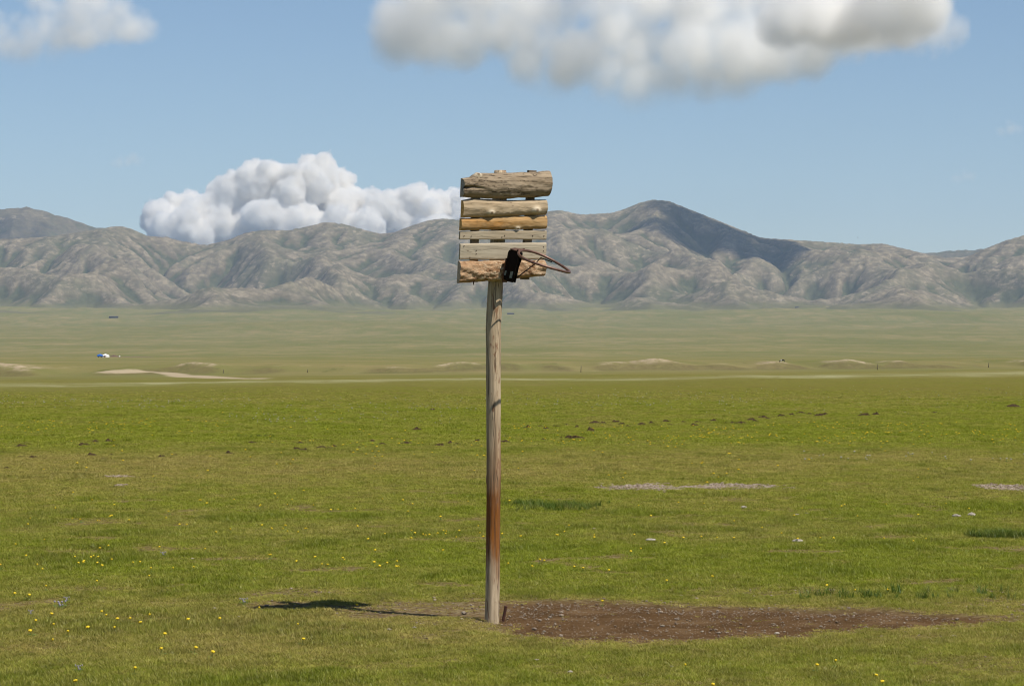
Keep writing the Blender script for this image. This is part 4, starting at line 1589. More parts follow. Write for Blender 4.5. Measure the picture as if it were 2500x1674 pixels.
def build_grass():
    rs = np.random.RandomState(4)
    gm = grass_mat('grass_blades')
    kinds = [tuft_mesh('grass_tuft', 20 + i, 18, 0.010, 0.032, 0.0017, 0.040, gm) for i in range(8)]
    X, Y, S, H = [], [], [], []
    for (r0, r1, dens, s, h) in ((18.6, 27, 1250, 1.0, 1.0), (27, 40, 520, 1.25, 1.1), (40, 65, 190, 1.8, 1.15), (65, 150, 36, 3.0, 1.2)):
        x, y = fan_points(rs, r0, r1, dens)
        X.append(x); Y.append(y)
        S.append(np.full(len(x), s)); H.append(np.full(len(x), h))
    X, Y, S, H = map(np.concatenate, (X, Y, S, H))
    soil, worn, gravel = masks(X, Y)
    dry = dryness(X, Y)
    keep = rs.rand(len(X)) < (1 - 0.985 * soil) * (1 - 0.95 * worn) * (1 - 0.9 * gravel) * (1 - 0.3 * dry) * (1 - sstep(85, 150, np.hypot(X, Y)))
    X, Y, S, H, dry, worn = (q[keep] for q in (X, Y, S, H, dry, worn))
    lushy = sstep(0.05, 0.45, fbm(X / 1.6, Y / 2.4, 3, 111))
    hh = H * (0.55 + 0.75 * rs.rand(len(X))) * (1 + 0.6 * lushy * (1 - worn)) * (1 - 0.6 * worn)
    Z = ground_z(X, Y) - 0.004
    sc = S * (0.8 + 0.5 * rs.rand(len(X)))
    o = instancer('grass', np.stack([X, Y, Z], 1), rs.uniform(0, 6.28, len(X)), np.stack([sc, sc, hh * (0.9 + 0.1 * S)], 1), kinds,
                  {'dry': np.clip(dry + 0.30 * worn - 0.2 * lushy + 0.25 * fbm(X / 0.16, Y / 0.2, 2, 115), 0, 1),
                   'tone': np.clip(0.47 + 0.42 * fbm(X / 0.35, Y / 0.5, 3, 113) + 0.25 * fbm(X / 0.1, Y / 0.12, 2, 117) - 0.08 * lushy, 0, 1)}, 1)
    o['label'] = 'short grazed steppe grass'
    # taller darker clumps
    gd = grass_mat('tall_grass_blades', lush=((0.075, 0.125, 0.014), (0.12, 0.18, 0.022)))
    kt = [tuft_mesh('tall_tuft', 60 + i, 22, 0.05, 0.13, 0.0026, 0.05, gd) for i in range(4)]
    P = []
    for (px, v, hw, hh_, n) in ((2440, 1310, 72, 5, 150), (1380, 1240, 120, 8, 90), (1290, 1232, 40, 6, 30), (2200, 1455, 260, 12, 40), (640, 1066, 50, 2, 12)):
        for i in range(n):
            p = ray(px + rs.normal() * hw * 0.5, v + rs.normal() * hh_ * 0.5, 18, 90)
            P.append((*p, rs.uniform(0.6, 1.1)))
    P = np.array(P)
    o = instancer('tall_grass', P[:, :3], rs.uniform(0, 6.28, len(P)), np.repeat(P[:, 3:4], 3, 1), kt, {'dry': np.full(len(P), 0.05), 'tone': np.full(len(P), 0.45)}, 2)
    o['label'] = 'taller dark green grass clumps'


build_grass()


# ------------------------------------------------------------------ gravel and pebbles
def pebble_mesh(name, seed, mat, sub=1):
    bm = bmesh.new()
    bmesh.ops.create_icosphere(bm, subdivisions=sub, radius=1.0)
    for v in bm.verts:
        k = 1 + 0.35 * float(perlin(v.co.x * 1.3 + seed * 3, v.co.y * 1.3 + v.co.z * 0.9, seed))
        v.co = Vector((v.co.x * k * 1.15, v.co.y * k * 0.9, v.co.z * k * 0.55 + 0.25))
    me = bpy.data.meshes.new(name)
    bm.to_mesh(me)
    bm.free()
    me.materials.append(mat)
    return me


def stone_mat(name, a, b):
    m = NT(name)
    oi = m.n('ShaderNodeObjectInfo')
    n = m.noise(m.obj(), 3.0, 4)
    c = m.mix(m.math('ADD', m.math('MULTIPLY', oi.outputs['Random'], 0.75), m.math('MULTIPLY', n, 0.3), clamp=True), a, b)
    m.bsdf(c, 0.95, m.bump(n, 0.4, 0.1), 0.02)
    return m.m


def build_gravel():
    rs = np.random.RandomState(9)
    sm = stone_mat('pebbles', (0.14, 0.095, 0.060), (0.42, 0.345, 0.26))
    kinds = []
    for i in range(5):
        kinds.append(bpy.data.objects.new('pebble_kind', pebble_mesh('pebble_kind', i, sm)))
    X, Y, S = [], [], []
    x = rs.uniform(-2.2, 5.2, 34000)
    y = rs.uniform(21.3, 27.5, 34000)
    soil, worn, gr = masks(x, y)
    sd = poly_sd(x, y, DIRT)
    edge = np.exp(-((sd + 0.25) / 0.22) ** 2) * sstep(23.9, 25.2, y)
    pr = np.clip(0.14 * soil + 0.9 * edge * soil + 0.30 * worn, 0, 1)
    k = rs.rand(len(x)) < pr
    X.append(x[k]); Y.append(y[k]); S.append(0.0030 * np.exp(rs.normal(0.25, 0.55, k.sum())))
    for e in GRAVEL:
        d = F * CAMZ / (e[1] - CY)
        n = int(9 * e[2] * e[3])
        x = (e[0] - CX) / F * d + rs.uniform(-1.6, 1.6, n) * e[2] / F * d
        d0, d1 = F * CAMZ / (e[1] + 1.5 * e[3] - CY), F * CAMZ / (e[1] - 1.5 * e[3] - CY)
        y = rs.uniform(d0, d1, n)
        g = masks(x, y)[2]
        k = rs.rand(n) < g
        X.append(x[k]); Y.append(y[k]); S.append(0.008 * np.exp(rs.normal(0.3, 0.5, k.sum())))
    X, Y, S = map(np.concatenate, (X, Y, S))
    Z = ground_z(X, Y) - 0.03 * masks(X, Y)[0] - 0.002
    o = instancer('gravel', np.stack([X, Y, Z], 1), rs.uniform(0, 6.28, len(X)), np.repeat(np.minimum(S, 0.03)[:, None], 3, 1), kinds, {}, 3)
    o['label'] = 'scattered pale gravel on the worn earth'


build_gravel()


def zsurf(x, y):
    s, w, g = masks(np.array([x]), np.array([y]))
    return float(ground_z(x, y) - 0.03 * s[0] - 0.01 * w[0])


def build_stones():
    sm = stone_mat('field_stone', (0.24, 0.20, 0.15), (0.46, 0.41, 0.33))
    metas = [pebble_mesh('stone', 30 + i, sm, 2) for i in range(4)]
    spots = [(514, 1605, 9, 'flat pale stone in the green grass near the bottom edge'), (628, 1409, 5, 'small grey stone by the worn strip above the shadow'),
             (470, 1363, 8, 'round pale stone on the brown worn strip'), (612, 1528, 9, 'pale stone in the grass before the shadow tip'), (583, 1506, 8, 'grey stone just before the shadow tip'),
             (523, 1486, 9, 'pale grey stone left of the shadow tip'), (434, 1478, 6, 'small tan stone in the worn grass left of the shadow'), (399, 1348, 7, 'blue grey stone on the upper worn strip'),
             (189, 1363, 8, 'white stone among the yellow flowers at the left'), (1588, 1321, 24, 'wide pale flat stone in the grass right of the post'), (1947, 1323, 26, 'largest pale lump of stone in the right field'),
             (2335, 1262, 20, 'pale stone in the grass at the far right, left of a pair'), (2372, 1259, 22, 'pale stone in the grass at the far right, right of a pair'), (1945, 1257, 9, 'small white stone below the right gravel patch'),
             (1970, 1254, 8, 'small white stone right beside its twin in the right field'), (1816, 1240, 14, 'low grey stone below the gravel patch'), (1450, 1291, 8, 'small pinkish stone right of the post'), (1617, 1518, 11, 'pale stone in the middle of the dirt patch'),
             (1897, 1536, 13, 'flat tan stone at the front of the dirt patch'), (1329, 1531, 9, 'dark edged stone at the left of the dirt patch'), (1714, 1531, 8, 'small stone in the front half of the dirt patch'),
             (1343, 1497, 10, 'pale stone at the back left of the dirt patch'), (1859, 1481, 9, 'white stone on the back edge of the dirt patch'), (2004, 1519, 8, 'small pale stone in the right half of the dirt patch'),
             (1392, 1640, 14, 'pale stone near the bottom edge right of the post'), (1310, 1612, 12, 'whitish stone in the grass below the dirt patch left end'), (1640, 1628, 9, 'flat grey stone in the grass below the dirt patch'),
             (950, 1537, 10, 'pale stone in the grass below the post shadow'), (1012, 1533, 12, 'white stone below the post shadow, nearest the post'), (2329, 1553, 10, 'white stone in the grass below the dirt patch right end')]
    rg = random.Random(2)
    for i, (px, v, w, lab) in enumerate(spots):
        p = ray(px, v, 18, 70)
        o = bpy.data.objects.new('stone', metas[i % 4])
        k = w / F * p.y / 2.1
        o.location = (p.x, p.y, zsurf(p.x, p.y) + 0.004)
        o.scale = (k, k * rg.uniform(0.7, 1.0), k * rg.uniform(0.7, 1.0))
        o.rotation_euler = (0, 0, rg.uniform(-0.5, 0.5))
        link(o)
        tag(o, lab, 'stone', 'loose stones on the steppe')


build_stones()


# ------------------------------------------------------------------ dark soil mounds across the field
def build_mounds():
    m = NT('dark_soil')
    n = m.noise(m.obj(), 14.0, 5, 0.65)
    m.bsdf(m.mix(n, (0.034, 0.022, 0.010), (0.092, 0.062, 0.030)), 0.95, m.bump(n, 0.8, 0.03), 0.05)
    metas = []
    for s in range(5):
        vs_, fs = [], []
        nr, ns = 6, 16
        for i in range(nr):
            q = i / (nr - 1)
            for k in range(ns):
                a = 2 * math.pi * k / ns
                rr = q * (1 + 0.35 * float(perlin(math.cos(a) * 1.6 + s * 5, math.sin(a) * 1.6, 7)))
                z = (1 - q ** 1.6) * (0.75 + 0.7 * float(perlin(math.cos(a) * q * 2.4 + s * 3, math.sin(a) * q * 2.4 + 5, 9))) - 0.05
                vs_.append((0.5 * rr * math.cos(a), 0.5 * rr * math.sin(a), max(-0.1, z) * 0.31))
        for i in range(nr - 1):
            for k in range(ns):
                fs.append((i * ns + k, (i + 1) * ns + k, (i + 1) * ns + (k + 1) % ns, i * ns + (k + 1) % ns))
        me = bpy.data.meshes.new('soil_mound')
        me.from_pydata(vs_, [], fs)
        me.materials.append(m.m)
        me.update()
        metas.append(me)
    L5 = [(103, 368), (122, 352), (97, 418), (158, 422), (30, 471), (435, 412), (490, 428), (530, 408), (398, 360), (455, 345), (515, 344), (685, 420), (770, 418), (835, 410), (990, 388), (1090, 402),
          (1200, 350), (1265, 380), (1430, 350), (1415, 385), (1450, 387), (1530, 375), (1590, 368), (1565, 377), (1705, 372), (1775, 342), (1935, 352), (1820, 356), (1985, 288), (2095, 364), (2145, 352),
          (2180, 357), (2195, 293), (2275, 343), (2060, 193)]
    R6 = [(160, 257), (210, 250), (238, 262), (330, 245), (285, 252), (375, 254), (455, 238), (490, 236), (545, 232), (572, 241), (435, 270), (345, 303), (230, 308), (305, 302), (375, 304), (705, 238), (770, 230), (785, 243),
          (845, 232), (905, 232), (890, 248), (975, 226), (1035, 236), (1065, 239), (1140, 225), (1190, 212), (1215, 217), (1240, 210), (1320, 200), (1360, 192), (1460, 200), (1160, 229), (1100, 240), (1440, 204), (1640, 204), (1690, 201),
          (2295, 165), (1950, 190), (1895, 238), (60, 322), (600, 250), (660, 244), (520, 246), (1275, 206), (1400, 197)]
    pts = [(x / 1.9517, 900 + y / 1.9517) for x, y in L5] + [(1200 + x / 1.8015, 900 + y / 1.8015) for x, y in R6]
    rg = random.Random(6)
    for i, (px, v) in enumerate(pts):
        p = ray(px, v + 1.5, 30, 180)
        o = bpy.data.objects.new('soil_mound', metas[i % 5])
        w = rg.uniform(17, 34) / F * p.y
        o.location = (p.x, p.y, p.z - 0.005)
        o.scale = (w, w * rg.uniform(0.8, 1.5), w * rg.uniform(0.55, 1.0))
        o.rotation_euler = (0, 0, rg.uniform(0, 6.28))
        link(o)
        if v < 1010:
            lab = 'lone dark soil mound high up in the green field' if px < 1200 else 'dark soil mound in the upper field right of the post'
        elif px < 1200:
            lab = 'dark turned-up soil mound in the bright green band, left of the post'
        else:
            lab = 'dark turned-up soil mound in the long row right of the post'
        tag(o, lab, 'soil mound', 'soil mounds across the green field: ' + lab)


build_mounds()


# ------------------------------------------------------------------ flowers
def flower_mesh(name, seed, mats, head_r, stem_h):
    rg = random.Random(seed)
    vs_, fs, fm = [], [], []

    def ringstack(rows, ns, mi, jag=0.0, cx=0.0, cy_=0.0):
        b = len(vs_)
        for (r, z) in rows:
            for k in range(ns):
                a = 2 * math.pi * k / ns
                rr = r * (1 + (jag if k % 2 else -jag))
                vs_.append((cx + rr * math.cos(a), cy_ + rr * math.sin(a), z))
        for i in range(len(rows) - 1):
            for k in range(ns):
                fs.append((b + i * ns + k, b + i * ns + (k + 1) % ns, b + (i + 1) * ns + (k + 1) % ns, b + (i + 1) * ns + k))
                fm.append(mi)
        fs.append(tuple(b + (len(rows) - 1) * ns + k for k in range(ns)))
        fm.append(mi)
    lx, ly = rg.uniform(-0.01, 0.01), rg.uniform(-0.01, 0.01)
    b = len(vs_)
    for (x, y, z, r) in ((0, 0, -0.01, 0.0022), (lx * 0.6, ly * 0.6, stem_h * 0.6, 0.0018), (lx, ly, stem_h, 0.0022)):
        for k in range(4):
            a = math.pi / 2 * k
            vs_.append((x + r * math.cos(a), y + r * math.sin(a), z))
    for i in range(2):
        for k in range(4):
            fs.append((b + i * 4 + k, b + i * 4 + (k + 1) % 4, b + (i + 1) * 4 + (k + 1) % 4, b + (i + 1) * 4 + k))
            fm.append(1)
    h = stem_h
    ringstack([(0.15 * head_r, h - 0.004), (0.75 * head_r, h + 0.001), (1.0 * head_r, h + 0.006), (0.92 * head_r, h + 0.010), (0.55 * head_r, h + 0.014), (0.15 * head_r, h + 0.015)], 12, 0, 0.09, lx, ly)
    for k in range(5):
        a = rg.uniform(0, 6.28)
        q = rg.uniform(0.03, 0.05)
        c, s = math.cos(a), math.sin(a)
        i = len(vs_)
        vs_.extend([(0, 0, 0), (c * q * 0.5 - s * 0.006, s * q * 0.5 + c * 0.006, 0.012), (c * q, s * q, 0.006), (c * q * 0.5 + s * 0.006, s * q * 0.5 - c * 0.006, 0.012)])
        fs.append((i, i + 1, i + 2, i + 3))
        fm.append(1)
    me = bpy.data.meshes.new(name)
    me.from_pydata(vs_, [], fs)
    for m in mats:
        me.materials.append(m)
    me.polygons.foreach_set('material_index', fm)
    me.update()
    return me


def build_flowers():
    ym = simple_mat('yellow_petals', (0.66, 0.46, 0.015), 0.7, 0.15, 200)
    sm = simple_mat('flower_stem', (0.12, 0.19, 0.04), 0.8, 0.2, 60)
    metas = [flower_mesh('yellow_flower', i, [ym, sm], 0.0165, 0.045) for i in range(4)]
    A7 = [(447, 130), (250, 210), (220, 260), (590, 213), (655, 220), (788, 234), (810, 232), (900, 195), (1040, 225), (1370, 150), (1670, 95), (1340, 210), (1450, 265), (1520, 262), (1740, 320), (1868, 300), (2190, 295),
          (2120, 262), (2285, 300), (2110, 105), (2090, 112), (2250, 47), (2225, 8), (1620, 65), (345, 387), (133, 425), (210, 507), (878, 428), (806, 445), (757, 502), (790, 515), (740, 510), (602, 514), (627, 565), (665, 560),
          (687, 548), (790, 566), (820, 588), (905, 535), (1068, 570), (1135, 567), (1297, 432), (1662, 452), (298, 572), (5, 582), (343, 617), (1390, 612), (1228, 612), (1560, 605), (1205, 684), (770, 725), (372, 760),
          (222, 828), (120, 820), (820, 965), (872, 985), (400, 988), (290, 1035), (420, 1060), (953, 1018), (1050, 1013), (1145, 1040), (710, 1083), (250, 1113), (535, 1112), (945, 1083), (430, 1180), (1220, 970),
          (1522, 1016), (1780, 1015), (1320, 1127), (1310, 1262), (1565, 1247), (1715, 1292), (1080, 1437), (625, 1545), (2180, 497), (2090, 935)]
    A6 = [(75, 577), (650, 600), (820, 587), (935, 590), (695, 640), (1065, 662), (1365, 610), (1335, 640), (1538, 605), (1555, 597), (1610, 643), (1880, 637), (1997, 592), (2100, 613), (1730, 595), (345, 685), (320, 710), (290, 725),
          (125, 727), (50, 720), (452, 737), (457, 727), (625, 725), (842, 740), (918, 735), (990, 738), (1062, 740), (1188, 695), (1272, 718), (1350, 745), (1448, 743), (1860, 757), (1722, 745), (1907, 748), (760, 762), (613, 802),
          (652, 790), (210, 835), (235, 845), (78, 853), (172, 870), (362, 870), (397, 875), (522, 880), (1500, 745)]
    A5 = [(350, 587), (440, 627), (545, 648), (532, 700), (388, 715), (612, 718), (985, 642), (957, 625), (1120, 622), (1240, 650), (1312, 592), (1442, 577), (1390, 622), (1365, 643), (1492, 645), (1573, 662), (1608, 662),
          (1694, 660), (1825, 620), (1916, 625), (1962, 642), (1945, 678), (2100, 702), (2228, 628), (1250, 740), (1290, 762), (1360, 745), (1455, 758), (1703, 748), (1958, 768), (2110, 770), (2187, 770), (2285, 745), (935, 505), (735, 513)]
    A8 = [(165, 118), (72, 134), (367, 88), (430, 120), (500, 118), (520, 95), (530, 133), (602, 133), (643, 112), (970, 100), (1043, 180), (1088, 245), (1145, 148), (1310, 125), (1330, 143), (1310, 175), (1380, 147), (1405, 150),
          (1425, 148), (1485, 140), (1530, 130), (1535, 141), (1600, 160), (1742, 133), (1770, 160), (1500, 38), (1517, 247), (713, 290), (875, 298), (893, 310), (752, 333), (783, 337), (587, 317), (420, 273), (1072, 317), (1112, 345),
          (1150, 325), (1222, 313), (1215, 352), (1234, 348), (1893, 140), (2240, 150), (2282, 128), (2010, 150), (955, 597), (595, 713), (620, 813)]
    AB = [(748, 27), (946, 12), (1465, 47), (1730, 68), (1590, 68), (458, 101), (833, 400), (1413, 408), (1497, 387), (1673, 449), (1714, 477), (945, 492)]
    pts = ([(x / 3.309, 1200 + y / 3.309) for x, y in A7] + [(1200 + x / 1.8015, 900 + y / 1.8015) for x, y in A6]
           + [(x / 1.9517, 900 + y / 1.9517) for x, y in A5] + [(498 + x / 2.594, 1245 + y / 2.594) for x, y in A8] + [(1220 + x / 1.83, 1400 + y / 1.83) for x, y in AB])
    rg = random.Random(12)
    for i, (px, v) in enumerate(pts):
        d = F * (CAMZ - 0.05) / (v - CY)
        x = (px - CX) / F * d
        k = rg.uniform(0.45, 0.98) * (1.1 if v > 1400 else 1.0)
        z = zsurf(x, d)
        o = bpy.data.objects.new('yellow_flower', metas[i % 4])
        o.location = (x, d, z)
        o.scale = (k, k, 1.0)
        o.rotation_euler = (rg.uniform(0.0, 0.45), rg.uniform(-0.25, 0.25), rg.uniform(-0.6, 0.6))
        link(o)
        side = 'left' if px < 1205 else 'right'
        if v > 1560:
            lab = 'yellow flower in the lowest grass along the bottom edge, ' + side + ' of the post'
        elif v > 1480:
            lab = 'yellow flower in the grass left of the hoop shadow' if side == 'left' else 'yellow flower beside the dirt patch'
        elif v > 1405:
            lab = 'yellow flower just above the hoop shadow' if side == 'left' else 'yellow flower just above the dirt patch'
        elif v > 1320:
            lab = 'yellow flower along the brown worn strip left of the post' if side == 'left' else 'yellow flower midway between dirt patch and gravel patches'
        elif v > 1240:
            lab = 'yellow flower in the middle of the field, ' + side + ' of the post stain'
        else:
            lab = 'small yellow flower far up the near field, ' + side + ' of the post'
        tag(o, lab, 'flower', 'yellow flowers: ' + lab)
    # distant carpet of the same flowers and of tiny white ones
    rs = np.random.RandomState(31)
    P = []
    for (x0, x1, v0, v1, n) in ((0, 560, 1026, 1056, 110), (1230, 2500, 1030, 1086, 330), (1700, 2500, 1030, 1062, 120), (0, 1200, 1060, 1150, 70), (700, 1200, 1075, 1110, 40), (1250, 2400, 1085, 1180, 50), (300, 1180, 1000, 1060, 40)):
        for i in range(n):
            px, v = rs.uniform(x0, x1), rs.uniform(v0, v1)
            if float(fbm(px / 160.0, v / 22.0, 2, 131)) < -0.10:
                continue
            d = F * (CAMZ - 0.05) / (v - CY)
            x = (px - CX) / F * d
            P.append((x, d, float(ground_z(x, d)), rs.uniform(0.8, 1.5)))
    P = np.array(P)
    k0 = [bpy.data.objects.new('far_flower_kind', metas[i]) for i in range(2)]
    o = instancer('flower_carpet', P[:, :3], rs.uniform(0, 6.28, len(P)), np.repeat(P[:, 3:4], 3, 1), k0, {}, 5)
    o['label'] = 'distant sprinkling of tiny yellow flowers'
    wm = simple_mat('white_petals', (0.44, 0.42, 0.33), 0.7, 0.1, 200)
    wme = flower_mesh('white_flower_kind', 9, [wm, sm], 0.014, 0.04)
    P = []
    for (x0, x1, v0, v1, n) in ((0, 1200, 965, 1000, 170), (1230, 1900, 955, 990, 110), (560, 760, 1010, 1030, 40), (760, 1100, 985, 1030, 60), (0, 560, 975, 985, 60), (1300, 2500, 940, 1010, 90), (1900, 2500, 1100, 1125, 25)):
        for i in range(n):
            px, v = rs.uniform(x0, x1), rs.uniform(v0, v1)
            d = F * (CAMZ - 0.05) / (v - CY)
            x = (px - CX) / F * d
            P.append((x, d, float(ground_z(x, d)), rs.uniform(0.8, 1.6)))
    P = np.array(P)
    o = instancer('white_flower_carpet', P[:, :3], rs.uniform(0, 6.28, len(P)), np.repeat(P[:, 3:4], 3, 1), [bpy.data.objects.new('white_flower_kind', wme)], {}, 6)
    o['label'] = 'distant sprinkling of tiny white flowers'
    # lilac clumps
    lm = simple_mat('lilac_petals', (0.33, 0.29, 0.36), 0.7, 0.2, 200)
    bl = flower_mesh('k', 3, [lm, sm], 0.009, 0.04)
    bm = bmesh.new()
    rg = random.Random(5)
    for i in range(7):
        b2 = bmesh.new()
        b2.from_mesh(bl)
        bmesh.ops.translate(b2, verts=b2.verts, vec=(rg.uniform(-0.05, 0.05), rg.uniform(-0.05, 0.05), rg.uniform(-0.02, 0.02)))
        t = bpy.data.meshes.new('t')
        b2.to_mesh(t)
        b2.free()
        bm.from_mesh(t)
        bpy.data.meshes.remove(t)
    cme = bpy.data.meshes.new('lilac_clump')
    bm.to_mesh(cme)
    bm.free()
    for m in (lm, sm):
        cme.materials.append(m)
    for (x, y, k, lab) in ((490, 905, 1.0, 'lilac flower clump left of the shadow, larger of two'), (540, 862, 0.5, 'tiny lilac flower clump just above the larger one'), (640, 1430, 0.5, 'small lilac flower clump in the bottom left grass'),
                           (1972, 885, 0.7, 'lilac flower clump touching the shadow tip'), (250, 970, 0.4, 'faint lilac flower clump low at the left'), (1320, 490, 0.6, 'lilac flower clump on the upper worn strip')):
        d = F * (CAMZ - 0.04) / (1200 + y / 3.309 - CY)
        xx = (x / 3.309 - CX) / F * d
        o = bpy.data.objects.new('lilac_clump', cme)
        o.location = (xx, d, zsurf(xx, d))
        o.scale = (k, k, 0.6 + 0.4 * k)
        link(o)
        tag(o, lab, 'flower clump', 'lilac flower clumps')


build_flowers()


# ------------------------------------------------------------------ far things on the plain
def boxv(x0, x1, y0, y1, z0, z1):
    v = [(x0, y0, z0), (x1, y0, z0), (x1, y1, z0), (x0, y1, z0), (x0, y0, z1), (x1, y0, z1), (x1, y1, z1), (x0, y1, z1)]
    f = [(0, 3, 2, 1), (4, 5, 6, 7), (0, 1, 5, 4), (1, 2, 6, 5), (2, 3, 7, 6), (3, 0, 4, 7)]
    return v, f


def lathe(rows, ns=24):
    vs_, fs = [], []
    for (r, z) in rows:
        for k in range(ns):
            a = 2 * math.pi * k / ns
            vs_.append((r * math.cos(a), r * math.sin(a), z))
    for i in range(len(rows) - 1):
        for k in range(ns):
            fs.append((i * ns + k, i * ns + (k + 1) % ns, (i + 1) * ns + (k + 1) % ns, (i + 1) * ns + k))
    return vs_, fs


def build_camp():
    felt = simple_mat('white_felt', (0.80, 0.79, 0.75), 0.9, 0.06, 1.5)
    dark = simple_mat('dark_door', (0.16, 0.05, 0.03), 0.8, 0.2, 3)
    blue = simple_mat('blue_tarp', (0.02, 0.12, 0.46), 0.6, 0.2, 2)
    rub = simple_mat('tyre_rubber', (0.02, 0.02, 0.02), 0.8, 0.2, 5)
    brown = simple_mat('dung_brown', (0.13, 0.075, 0.055), 0.95, 0.3, 0.8)
    p = ray(257.5, 871.6, 800, 3000)
    s = p.y / F            # metres per photograph pixel there
    r = 9.6 * s
    g = empty('ger', (p.x, p.y, p.z - 0.05))
    tag(g, 'tiny white round felt tent far out on the plain', 'tent')
    v, f = lathe([(r, 0), (r * 1.0, r * 0.42), (r * 0.99, r * 0.47)])
    mesh_obj('wall', v, f, felt, g)
    v, f = lathe([(r * 1.04, r * 0.44), (r * 0.62, r * 0.66), (r * 0.2, r * 0.80), (r * 0.16, r * 0.84), (0.02, r * 0.85)])
    mesh_obj('roof', v, f, felt, g)
    v, f = boxv(-r * 0.16, r * 0.16, -r * 1.03, -r * 0.93, 0, r * 0.42)
    mesh_obj('door', v, f, dark, g, smooth=False)
    v, f = tube([(r * 0.1, 0, r * 0.8), (r * 0.1, 0, r * 1.02)], r * 0.035, 8)
    mesh_obj('stovepipe', v, f, rub, g)
    q = ray(246, 871.6, 800, 3000)
    t = empty('covered_trailer', (q.x - 0.3, q.y - 1.0, q.z - 0.02))
    tag(t, 'blue covered trailer parked against the round tent', 'trailer')
    w = 6.4 * s
    vs_, fs = [], []
    for x in np.linspace(-w, w, 9):
        for k, (yy, zz) in enumerate(((-0.9, 0.55), (-0.95, 1.2), (-0.6, 1.75), (0, 1.9), (0.6, 1.75), (0.95, 1.2), (0.9, 0.55))):
            vs_.append((x, yy, zz * (0.9 + 0.1 * math.cos(x * 2)) * (1 if abs(x) < w else 0.92)))
    for i in range(8):
        for k in range(6):
            fs.append((i * 7 + k, i * 7 + k + 1, (i + 1) * 7 + k + 1, (i + 1) * 7 + k))
    fs += [tuple(range(7)), tuple(range(62, 55, -1))]
    mesh_obj('cover', vs_, fs, blue, t, smooth=False)
    v, f = boxv(-w, w, -0.85, 0.85, 0.42, 0.58)
    mesh_obj('bed', v, f, rub, t, smooth=False)
    for x in (-w * 0.55, w * 0.5):
        for y in (-0.8, 0.8):
            v, f = tube([(x, y - 0.1, 0.36), (x, y + 0.1, 0.36)], 0.36, 14)
            mesh_obj('wheel', v, f, rub, t)
    v, f = tube([(-w, 0, 0.5), (-w - 1.3, 0, 0.45)], 0.06, 8)
    mesh_obj('drawbar', v, f, rub, t)

    def heap(name, label, cat, px, v_, hw, hd, h, seed):
        q = ray(px, v_, 800, 3000)
        s_ = q.y / F
        rows, cols = 9, 40
        P = np.zeros((rows, cols, 3))
        for i in range(rows):
            for j in range(cols):
                u, w_ = j / (cols - 1) * 2 - 1, i / (rows - 1) * 2 - 1
                x, y = u * hw * s_, w_ * hd
                e = max(0.0, 1 - u * u) ** 0.5 * max(0.0, 1 - w_ * w_) ** 0.5
                z = e * h * (0.75 + 0.6 * float(perlin(u * 6 + seed, w_ * 1.5, seed))) - (0.15 if e < 0.05 else 0)
                P[i, j] = (q.x + x, q.y + y, float(ground_z(q.x + x, q.y + y)) + z)
        o = grid_mesh(name, P, mats=[brown])
        tag(o, label, cat)
    heap('dung_heap', 'short brown heap right beside the round tent', 'heap', 279, 870.8, 10, 2.5, 1.3, 3)
    heap('dung_heap', 'long low brown strip of earth stretching right from the tent', 'heap', 330, 871.0, 44, 9, 0.25, 5)
    q = ray(293.5, 871.0, 800, 3000)
    b = empty('water_drum', (q.x, q.y - 3.0, q.z))
    tag(b, 'tiny white drum right of the tent on the brown earth', 'drum')
    s_ = q.y / F
    v, f = lathe([(0.02, 0), (1.5 * s_, 0.0), (1.6 * s_, 0.15), (1.6 * s_, 2.7 * s_), (1.4 * s_, 2.9 * s_), (0.4 * s_, 3.0 * s_), (0.02, 3.0 * s_)], 16)
    mesh_obj('body', v, f, felt, b)
    v, f = lathe([(0.02, 3.0 * s_), (0.5 * s_, 3.0 * s_), (0.5 * s_, 3.4 * s_), (0.02, 3.4 * s_)], 12)
    mesh_obj('cap', v, f, blue, b)


build_camp()


